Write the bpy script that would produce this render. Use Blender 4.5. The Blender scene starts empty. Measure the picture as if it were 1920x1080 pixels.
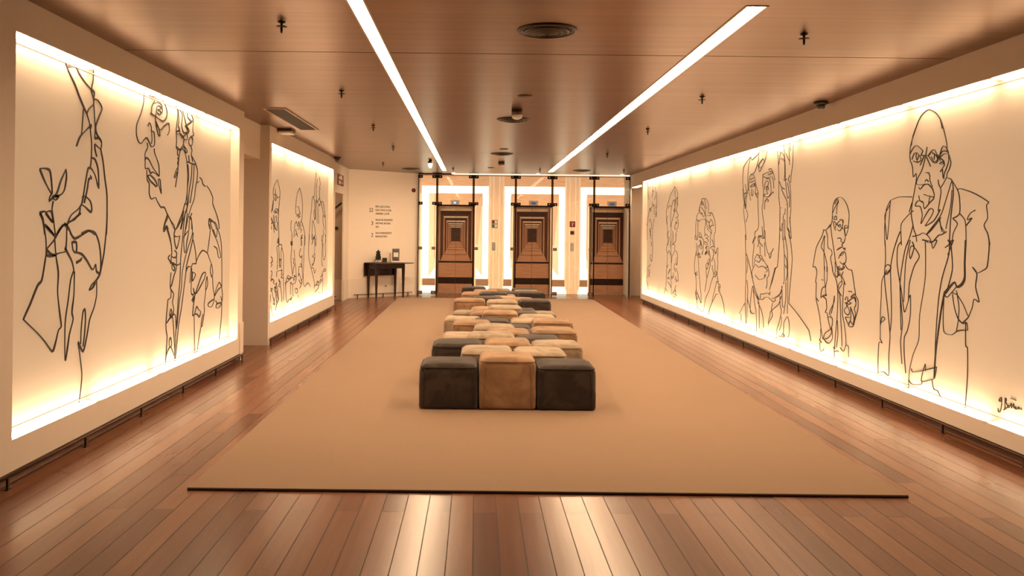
import bpy, bmesh, math, random
from mathutils import Vector, Matrix, noise
random.seed(7)
SC = bpy.context.scene
COL = SC.collection

# ------------------------------------------------------------------ camera, world, exposure
F, H, VX, VY, ROLL = 1540.0, 1.53, 893.2, 433.9, 0.0107
cam_d = bpy.data.cameras.new('camera'); cam = bpy.data.objects.new('camera', cam_d); COL.objects.link(cam)
cam_d.sensor_width = 36.0; cam_d.lens = 36.0 * F / 1920.0
cam_d.shift_x = (960 - VX) / 1920.0; cam_d.shift_y = -(540 - VY) / 1920.0
cam_d.clip_start = 0.05; cam_d.clip_end = 100
cam.location = (0, 0, H)
cam.rotation_euler = (Matrix.Rotation(math.pi / 2, 4, 'X') @ Matrix.Rotation(ROLL, 4, 'Z')).to_euler()
SC.camera = cam
W = bpy.data.worlds.new('world'); SC.world = W; W.use_nodes = True
W.node_tree.nodes['Background'].inputs[0].default_value = (1, .7, .5, 1)
W.node_tree.nodes['Background'].inputs[1].default_value = 0.05
SC.view_settings.view_transform = 'Standard'; SC.view_settings.look = 'None'
SC.view_settings.exposure = 0.7; SC.view_settings.gamma = 1.0; SC.view_settings.use_curve_mapping = False
try:
    SC.cycles.max_bounces = 8; SC.cycles.diffuse_bounces = 4; SC.cycles.glossy_bounces = 4
    SC.cycles.transparent_max_bounces = 12; SC.cycles.sample_clamp_indirect = 4.0
    SC.cycles.caustics_reflective = False; SC.cycles.caustics_refractive = False
except Exception: pass
WARM = (1.0, .695, .42)          # colour of the fluorescent tubes as the photo renders them
TUBE = 14.0                     # strength of the cove tubes
STRIP = 44.0                     # strength of the ceiling strips

# ------------------------------------------------------------------ helpers
def uv(px, py):
    a, b = px - VX, VY - py
    c, s = math.cos(ROLL), math.sin(ROLL)
    return a * c - b * s, a * s + b * c
def onY(px, py, Y):                      # pixel of the 1920x1080 photograph -> (x, z) on the plane y = Y
    u, v = uv(px, py); return u * Y / F, H + v * Y / F
def onZ(px, py, z):                      # -> (x, y) on a horizontal plane
    u, v = uv(px, py); Y = F * (z - H) / v; return u / F * Y, Y

def tag(o, label=None, cat=None, group=None, kind=None):
    if label: o['label'] = label
    if cat: o['category'] = cat
    if group: o['group'] = group
    if kind: o['kind'] = kind
    return o
def thing(name, loc, label, cat, group=None, rz=0):
    o = bpy.data.objects.new(name, None); COL.objects.link(o); o.empty_display_size = .1
    o.location = loc; o.rotation_euler = (0, 0, rz)
    return tag(o, label, cat, group)

class MB:
    """collects shapes in one bmesh"""
    def __init__(s): s.bm = bmesh.new(); s.mi = 0
    def box(s, x0, x1, y0, y1, z0, z1, m=0):
        vs = [s.bm.verts.new((x, y, z)) for x in (x0, x1) for y in (y0, y1) for z in (z0, z1)]
        for f in ((0, 1, 3, 2), (4, 6, 7, 5), (0, 4, 5, 1), (2, 3, 7, 6), (0, 2, 6, 4), (1, 5, 7, 3)):
            fc = s.bm.faces.new([vs[i] for i in f]); fc.material_index = m
        return s
    def poly(s, pts, m=0):
        fc = s.bm.faces.new([s.bm.verts.new(p) for p in pts]); fc.material_index = m; return s
    def prism(s, pts, d, m=0):           # polygon extruded by vector d
        n = len(pts); d = Vector(d)
        a = [s.bm.verts.new(p) for p in pts]; b = [s.bm.verts.new(Vector(p) + d) for p in pts]
        s.bm.faces.new(a).material_index = m; s.bm.faces.new(b[::-1]).material_index = m
        for i in range(n):
            s.bm.faces.new((a[i], b[i], b[(i + 1) % n], a[(i + 1) % n])).material_index = m
        return s
    def lathe(s, prof, c=(0, 0, 0), n=32, m=0, axis='Z', smooth=True):
        rings = []
        for r, h in prof:
            ring = []
            for i in range(n):
                t = 2 * math.pi * i / n; x, y = r * math.cos(t), r * math.sin(t)
                p = (x, y, h) if axis == 'Z' else ((x, h, y) if axis == 'Y' else (h, x, y))
                ring.append(s.bm.verts.new((c[0] + p[0], c[1] + p[1], c[2] + p[2])))
            rings.append(ring)
        for a, b in zip(rings, rings[1:]):
            for i in range(n):
                f = s.bm.faces.new((a[i], a[(i + 1) % n], b[(i + 1) % n], b[i])); f.material_index = m; f.smooth = smooth
        if prof[0][0] > 1e-4: s.bm.faces.new(rings[0][::-1]).material_index = m
        if prof[-1][0] > 1e-4: s.bm.faces.new(rings[-1]).material_index = m
        return s
    def tube(s, pts, r, n=8, m=0, closed=False, r1=None):
        pts = [Vector(p) for p in pts]; k = len(pts); rings = []
        up = Vector((0, 0, 1)); prev = None
        for i, p in enumerate(pts):
            if closed: d = pts[(i + 1) % k] - pts[i - 1]
            else: d = pts[min(i + 1, k - 1)] - pts[max(i - 1, 0)]
            d.normalize()
            if prev is None:
                a = d.cross(up)
                if a.length < .1: a = d.cross(Vector((1, 0, 0)))
            else: a = prev - d * prev.dot(d)
            a.normalize(); prev = a; b = d.cross(a)
            rr = r if r1 is None else r + (r1 - r) * i / (k - 1)
            rings.append([s.bm.verts.new(p + (a * math.cos(2 * math.pi * j / n) + b * math.sin(2 * math.pi * j / n)) * rr) for j in range(n)])
        pairs = list(zip(rings, rings[1:])) + ([(rings[-1], rings[0])] if closed else [])
        for A, B in pairs:
            for j in range(n):
                f = s.bm.faces.new((A[j], A[(j + 1) % n], B[(j + 1) % n], B[j])); f.material_index = m; f.smooth = True
        if not closed:
            s.bm.faces.new(rings[0][::-1]).material_index = m; s.bm.faces.new(rings[-1]).material_index = m
        return s
    def build(s, name, mats, parent=None, bevel=0, loc=None, rz=0, seg=2):
        bmesh.ops.recalc_face_normals(s.bm, faces=s.bm.faces)
        me = bpy.data.meshes.new(name); s.bm.to_mesh(me); s.bm.free()
        if not isinstance(mats, (list, tuple)): mats = [mats]
        for m in mats: me.materials.append(m)
        o = bpy.data.objects.new(name, me); COL.objects.link(o)
        if parent: o.parent = parent
        if loc: o.location = loc
        if rz: o.rotation_euler = (0, 0, rz)
        if bevel:
            b = o.modifiers.new('bevel', 'BEVEL'); b.width = bevel; b.segments = seg; b.limit_method = 'ANGLE'
        return o
def copy_tree(o, parent=None, **kw):
    c = o.copy(); COL.objects.link(c)
    if parent: c.parent = parent
    for ch in list(o.children): copy_tree(ch, c)
    return c

# ------------------------------------------------------------------ materials
def mat(name):
    m = bpy.data.materials.new(name); m.use_nodes = True
    nt = m.node_tree; b = nt.nodes['Principled BSDF']; return m, nt, b
def N(nt, t, **kw):
    n = nt.nodes.new(t)
    for k, v in kw.items():
        if hasattr(n, k): setattr(n, k, v)
        else: n.inputs[k].default_value = v
    return n
def coords(nt, scale=(1, 1, 1), src='Object', rot=(0, 0, 0)):
    tc = N(nt, 'ShaderNodeTexCoord'); mp = N(nt, 'ShaderNodeMapping')
    mp.inputs['Scale'].default_value = scale; mp.inputs['Rotation'].default_value = rot
    nt.links.new(tc.outputs[src], mp.inputs[0]); return mp.outputs[0]
def mix(nt, fac, a, b, blend='MIX'):
    n = N(nt, 'ShaderNodeMix'); n.data_type = 'RGBA'; n.blend_type = blend
    for i, v in ((0, fac), (6, a), (7, b)):
        if hasattr(v, 'type') and hasattr(v, 'links'): nt.links.new(v, n.inputs[i])
        else: n.inputs[i].default_value = v if i == 0 else (v[0], v[1], v[2], 1)
    return n.outputs[2]
def ramp(nt, f, stops):
    r = N(nt, 'ShaderNodeValToRGB'); e = r.color_ramp.elements
    while len(e) < len(stops): e.new(.5)
    for k, (p, c) in enumerate(stops): e[k].position = p; e[k].color = (c, c, c, 1) if isinstance(c, (int, float)) else (*c, 1)
    nt.links.new(f, r.inputs[0]); return r.outputs[0]
def bump(nt, b, h, strength=.2, dist=.01):
    n = N(nt, 'ShaderNodeBump'); n.inputs['Strength'].default_value = strength; n.inputs['Distance'].default_value = dist
    nt.links.new(h, n.inputs['Height']); nt.links.new(n.outputs[0], b.inputs['Normal'])
def plain(name, col, rough=.5, metal=0, spec=.5, var=.06, scale=30):
    m, nt, b = mat(name)
    no = N(nt, 'ShaderNodeTexNoise'); no.inputs['Scale'].default_value = scale; no.inputs['Detail'].default_value = 3
    nt.links.new(coords(nt), no.inputs['Vector'])
    c = mix(nt, no.outputs['Fac'], tuple(x * (1 - var) for x in col), tuple(min(1, x * (1 + var)) for x in col))
    nt.links.new(c, b.inputs['Base Color'])
    b.inputs['Roughness'].default_value = rough; b.inputs['Metallic'].default_value = metal
    b.inputs['Specular IOR Level'].default_value = spec
    return m
def emit(name, col, s):
    m, nt, b = mat(name); nt.nodes.remove(b)
    e = N(nt, 'ShaderNodeEmission'); e.inputs[0].default_value = (*col, 1); e.inputs[1].default_value = s
    nt.links.new(e.outputs[0], nt.nodes['Material Output'].inputs[0]); return m
def wood(name, c1, c2, grain=(1, 1, 1), rough=.4, scale=6, emis=0, spec=.4):
    m, nt, b = mat(name)
    v = coords(nt, grain)
    n1 = N(nt, 'ShaderNodeTexNoise'); n1.inputs['Scale'].default_value = scale; n1.inputs['Detail'].default_value = 8; n1.inputs['Roughness'].default_value = .6
    nt.links.new(v, n1.inputs['Vector'])
    f = ramp(nt, n1.outputs['Fac'], [(.3, 0), (.7, 1)])
    c = mix(nt, f, c1, c2)
    nt.links.new(c, b.inputs['Base Color'])
    b.inputs['Roughness'].default_value = rough; b.inputs['Specular IOR Level'].default_value = spec
    if emis:
        nt.links.new(c, b.inputs['Emission Color']); b.inputs['Emission Strength'].default_value = emis
    return m

def mat_floor():
    m, nt, b = mat('floor_planks')
    tc = N(nt, 'ShaderNodeTexCoord'); sp = N(nt, 'ShaderNodeSeparateXYZ'); cb = N(nt, 'ShaderNodeCombineXYZ')
    nt.links.new(tc.outputs['Object'], sp.inputs[0]); nt.links.new(sp.outputs[1], cb.inputs[0]); nt.links.new(sp.outputs[0], cb.inputs[1])
    br = N(nt, 'ShaderNodeTexBrick'); br.offset = .37; br.offset_frequency = 2
    for k, v in dict(Scale=1, **{'Mortar Size': .0025, 'Mortar Smooth': .1, 'Bias': 0, 'Brick Width': 1.7, 'Row Height': .125}).items(): br.inputs[k].default_value = v
    br.inputs['Color1'].default_value = (0, 0, 0, 1); br.inputs['Color2'].default_value = (1, 1, 1, 1); br.inputs['Mortar'].default_value = (.5, .5, .5, 1)
    nt.links.new(cb.outputs[0], br.inputs['Vector'])
    mp = N(nt, 'ShaderNodeMapping'); mp.inputs['Scale'].default_value = (.8, 14, 1); nt.links.new(cb.outputs[0], mp.inputs[0])
    no = N(nt, 'ShaderNodeTexNoise'); no.inputs['Scale'].default_value = 2; no.inputs['Detail'].default_value = 3
    add = N(nt, 'ShaderNodeVectorMath'); add.operation = 'ADD'
    nt.links.new(mp.outputs[0], add.inputs[0]); nt.links.new(br.outputs['Color'], add.inputs[1]); nt.links.new(add.outputs[0], no.inputs['Vector'])
    base = ramp(nt, br.outputs['Color'], [(.05, (.14, .05, .023)), (.35, (.215, .086, .041)), (.65, (.265, .112, .057)), (.95, (.175, .063, .03))])
    g = ramp(nt, no.outputs['Fac'], [(.3, .92), (.7, 1.07)])
    c = mix(nt, 1.0, base, g, 'MULTIPLY')
    c = mix(nt, br.outputs['Fac'], c, (.05, .02, .012))
    nt.links.new(c, b.inputs['Base Color'])
    r = mix(nt, br.outputs['Fac'], (.26, .26, .26), (.7, .7, .7))
    nt.links.new(r, b.inputs['Roughness']); b.inputs['Specular IOR Level'].default_value = .36
    inv = N(nt, 'ShaderNodeMath'); inv.operation = 'SUBTRACT'; inv.inputs[0].default_value = 1; nt.links.new(br.outputs['Fac'], inv.inputs[1])
    return m
def mat_ceiling():
    m, nt, b = mat('ceiling_metal_panels')
    v = coords(nt, (.15, 9, 1)); no = N(nt, 'ShaderNodeTexNoise'); no.inputs['Scale'].default_value = 1.6; no.inputs['Detail'].default_value = 5
    nt.links.new(v, no.inputs['Vector'])
    c = mix(nt, ramp(nt, no.outputs['Fac'], [(.35, 0), (.65, 1)]), (.23, .13, .08), (.285, .163, .104))
    nt.links.new(c, b.inputs['Base Color']); b.inputs['Metallic'].default_value = .92; b.inputs['Roughness'].default_value = .3
    b.inputs['Specular IOR Level'].default_value = .5
    bump(nt, b, no.outputs['Fac'], .12, .01)
    return m
def mat_rug():
    m, nt, b = mat('rug_wool')
    n1 = N(nt, 'ShaderNodeTexNoise'); n1.inputs['Scale'].default_value = 1.3; n1.inputs['Detail'].default_value = 6
    n2 = N(nt, 'ShaderNodeTexNoise'); n2.inputs['Scale'].default_value = 260; n2.inputs['Detail'].default_value = 2
    v = coords(nt); nt.links.new(v, n1.inputs['Vector']); nt.links.new(v, n2.inputs['Vector'])
    c = mix(nt, n1.outputs['Fac'], (.335, .212, .135), (.39, .25, .162))
    c = mix(nt, ramp(nt, n2.outputs['Fac'], [(.3, 0), (.7, 1)]), c, (.315, .2, .127)); 
    nt.links.new(c, b.inputs['Base Color']); b.inputs['Roughness'].default_value = .95; b.inputs['Specular IOR Level'].default_value = .1
    b.inputs['Sheen Weight'].default_value = .15
    bump(nt, b, n2.outputs['Fac'], .4, .004)
    return m
def suede(name, col, dk):
    m, nt, b = mat(name)
    oi = N(nt, 'ShaderNodeObjectInfo'); tc = N(nt, 'ShaderNodeTexCoord'); ad = N(nt, 'ShaderNodeVectorMath'); ad.operation = 'MULTIPLY_ADD'
    nt.links.new(oi.outputs['Random'], ad.inputs[0]); ad.inputs[1].default_value = (37, 17, 9); nt.links.new(tc.outputs['Object'], ad.inputs[2])
    n1 = N(nt, 'ShaderNodeTexNoise'); n1.inputs['Scale'].default_value = 5; n1.inputs['Detail'].default_value = 4; n1.inputs['Distortion'].default_value = .8
    n2 = N(nt, 'ShaderNodeTexNoise'); n2.inputs['Scale'].default_value = 120
    nt.links.new(ad.outputs[0], n1.inputs['Vector']); nt.links.new(ad.outputs[0], n2.inputs['Vector'])
    c = mix(nt, ramp(nt, n1.outputs['Fac'], [(.40, 0), (.58, 1)]), tuple(x * .88 for x in dk), tuple(x * 1.04 for x in col))
    hsv = N(nt, 'ShaderNodeHueSaturation'); nt.links.new(c, hsv.inputs['Color'])
    mr = N(nt, 'ShaderNodeMapRange'); mr.inputs['To Min'].default_value = .85; mr.inputs['To Max'].default_value = 1.1
    nt.links.new(oi.outputs['Random'], mr.inputs['Value']); nt.links.new(mr.outputs[0], hsv.inputs['Value'])
    nt.links.new(hsv.outputs[0], b.inputs['Base Color']); b.inputs['Roughness'].default_value = .85
    b.inputs['Sheen Weight'].default_value = .2; b.inputs['Sheen Roughness'].default_value = .6; b.inputs['Specular IOR Level'].default_value = .06
    bump(nt, b, n2.outputs['Fac'], .15, .002)
    return m
def mat_glass():
    m, nt, b = mat('clear_glass'); nt.nodes.remove(b)
    t = N(nt, 'ShaderNodeBsdfTransparent'); t.inputs[0].default_value = (.97, .97, .95, 1)
    g = N(nt, 'ShaderNodeBsdfGlossy'); g.inputs['Roughness'].default_value = .01
    fr = N(nt, 'ShaderNodeFresnel'); fr.inputs[0].default_value = 1.13
    mx = N(nt, 'ShaderNodeMixShader'); nt.links.new(fr.outputs[0], mx.inputs[0]); nt.links.new(t.outputs[0], mx.inputs[1]); nt.links.new(g.outputs[0], mx.inputs[2])
    nt.links.new(mx.outputs[0], nt.nodes['Material Output'].inputs[0]); return m
def mat_smoked():
    m, nt, b = mat('dark_seal'); nt.nodes.remove(b)
    t = N(nt, 'ShaderNodeBsdfTransparent'); t.inputs[0].default_value = (.34, .24, .12, 1)
    g = N(nt, 'ShaderNodeBsdfDiffuse'); g.inputs[0].default_value = (.02, .012, .008, 1)
    mx = N(nt, 'ShaderNodeMixShader'); mx.inputs[0].default_value = .3; nt.links.new(t.outputs[0], mx.inputs[1]); nt.links.new(g.outputs[0], mx.inputs[2])
    nt.links.new(mx.outputs[0], nt.nodes['Material Output'].inputs[0]); return m
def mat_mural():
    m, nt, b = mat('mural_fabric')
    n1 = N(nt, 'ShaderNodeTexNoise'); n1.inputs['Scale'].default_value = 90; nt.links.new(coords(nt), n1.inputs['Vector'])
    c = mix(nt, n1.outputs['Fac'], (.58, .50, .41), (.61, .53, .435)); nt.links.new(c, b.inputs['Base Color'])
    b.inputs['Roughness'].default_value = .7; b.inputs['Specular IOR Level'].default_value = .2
    b.inputs['Emission Color'].default_value = (*WARM, 1); b.inputs['Emission Strength'].default_value = MURAL_GLOW   # even glow added to brighten the panel
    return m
MURAL_GLOW = .11
M = {}
M['wall'] = plain('wall_paint', (.88, .77, .66), .75, 0, .25, .02, 8)
M['plinth'] = plain('plinth_paint', (.87, .76, .65), .6, 0, .3, .02, 8)
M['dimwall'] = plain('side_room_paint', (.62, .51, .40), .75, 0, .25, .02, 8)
M['floor'] = mat_floor(); M['ceil'] = mat_ceiling(); M['rug'] = mat_rug()
M['binding'] = plain('rug_binding', (.07, .035, .022), .8)
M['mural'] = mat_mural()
M['ink'] = plain('black_brown_wire', (.022, .012, .008), .6)
M['tube'] = emit('cove_tube', WARM, TUBE)
M['strip'] = emit('ceiling_strip', WARM, STRIP)
M['thin'] = emit('thin_light', WARM, 1.8)
M['trim'] = plain('strip_frame', (.45, .33, .24), .45, .3)
M['white'] = plain('white_plastic', (.8, .76, .7), .45)
M['black'] = plain('black_metal', (.03, .02, .016), .4, .3)
M['rail'] = plain('dark_bronze', (.10, .06, .04), .4, .6)
M['red'] = plain('red_enamel', (.17, .008, .008), .4)
M['glass'] = mat_glass(); M['seal'] = mat_smoked()
M['bronze'] = plain('patinated_clamp', (.012, .007, .004), .7, 0, .1)
M['vent'] = plain('vent_dark_metal', (.03, .018, .012), .4, .5)
M['clampb'] = plain('brown_clamp', (.16, .09, .05), .5, .2)
M['domeg'] = plain('smoked_dome', (.05, .035, .025), .08, .2, .8)
M['bolt'] = plain('steel_bolt', (.8, .75, .68), .25, .8)
M['steel'] = plain('brushed_steel', (.45, .42, .38), .35, .8)
M['O'] = suede('suede_tan', (0.355, 0.214, 0.122), (0.290, 0.166, 0.093))
M['C'] = suede('suede_cream', (0.416, 0.316, 0.219), (0.344, 0.255, 0.172))
M['T'] = suede('suede_taupe', (0.323, 0.239, 0.165), (0.266, 0.194, 0.130))
M['D'] = suede('suede_dark_brown', (0.057, 0.039, 0.029), (0.039, 0.025, 0.019))
M['pipeO'] = plain('piping_tan', (.30, .16, .09), .8); M['pipeC'] = plain('piping_cream', (.36, .24, .15), .8)
M['pipeT'] = plain('piping_taupe', (.25, .17, .11), .8); M['pipeD'] = plain('piping_dark', (.035, .022, .017), .8)
M['kick'] = plain('recessed_kick', (.16, .07, .04), .3, .3)
M['maho'] = wood('mahogany', (.022, .007, .004), (.04, .013, .007), (1, 1, 6), .35, 5, 0, .35)
M['dark_iron'] = plain('dark_cast_iron', (.012, .012, .009), .5, .4)
# prints at the elevators
M['g_glow'] = emit('print_glow', (1, .93, .70), 1.0)
M['g_cream'] = wood('print_cream_wood', (.86, .60, .33), (.96, .76, .49), (9, 9, .7), .4, 5, .5)
M['g_peach'] = wood('print_peach_wood', (.80, .46, .24), (.95, .62, .36), (9, 9, .7), .4, 5, .4)
M['g_oak'] = wood('print_oak_wood', (.66, .33, .15), (.86, .49, .26), (.8, 9, 9), .4, 5, .46)
M['g_brown'] = wood('print_brown_wood', (.34, .17, .08), (.50, .27, .13), (.8, 9, 9), .4, 5, .25)
M['d_edge'] = wood('door_print_pale_edge', (0.680, 0.510, 0.357), (0.782, 0.629, 0.468), (1, 1, 1), .5, 7, .0, .2)
M['d_edge2'] = wood('door_print_tan_edge', (.40, .21, .125), (.52, .30, .18), (6, 6, 1), .5, 7, 0, .2)
M['d_side'] = wood('door_print_side', (.055, .02, .012), (.115, .045, .027), (9, 9, .6), .5, 5, 0, .2)
M['d_top'] = wood('door_print_soffit', (.04, .017, .011), (.075, .034, .021), (.8, 9, 9), .5, 5, 0, .2)
M['d_dark'] = wood('door_print_shadow_line', (.018, .006, .004), (.03, .012, .008), (.8, 9, 9), .4, 5, 0, .2)
M['d_floor'] = wood('door_print_planks', (.40, .20, .115), (.56, .31, .185), (.7, 9, 9), .5, 5, 0, .2)
M['backwall'] = wood('dark_wall_panel', (.10, .05, .03), (.16, .08, .05), (6, 6, .8), .5, 5)
M['jamb'] = plain('dark_jamb', (.2, .1, .06), .3, .3)
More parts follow.
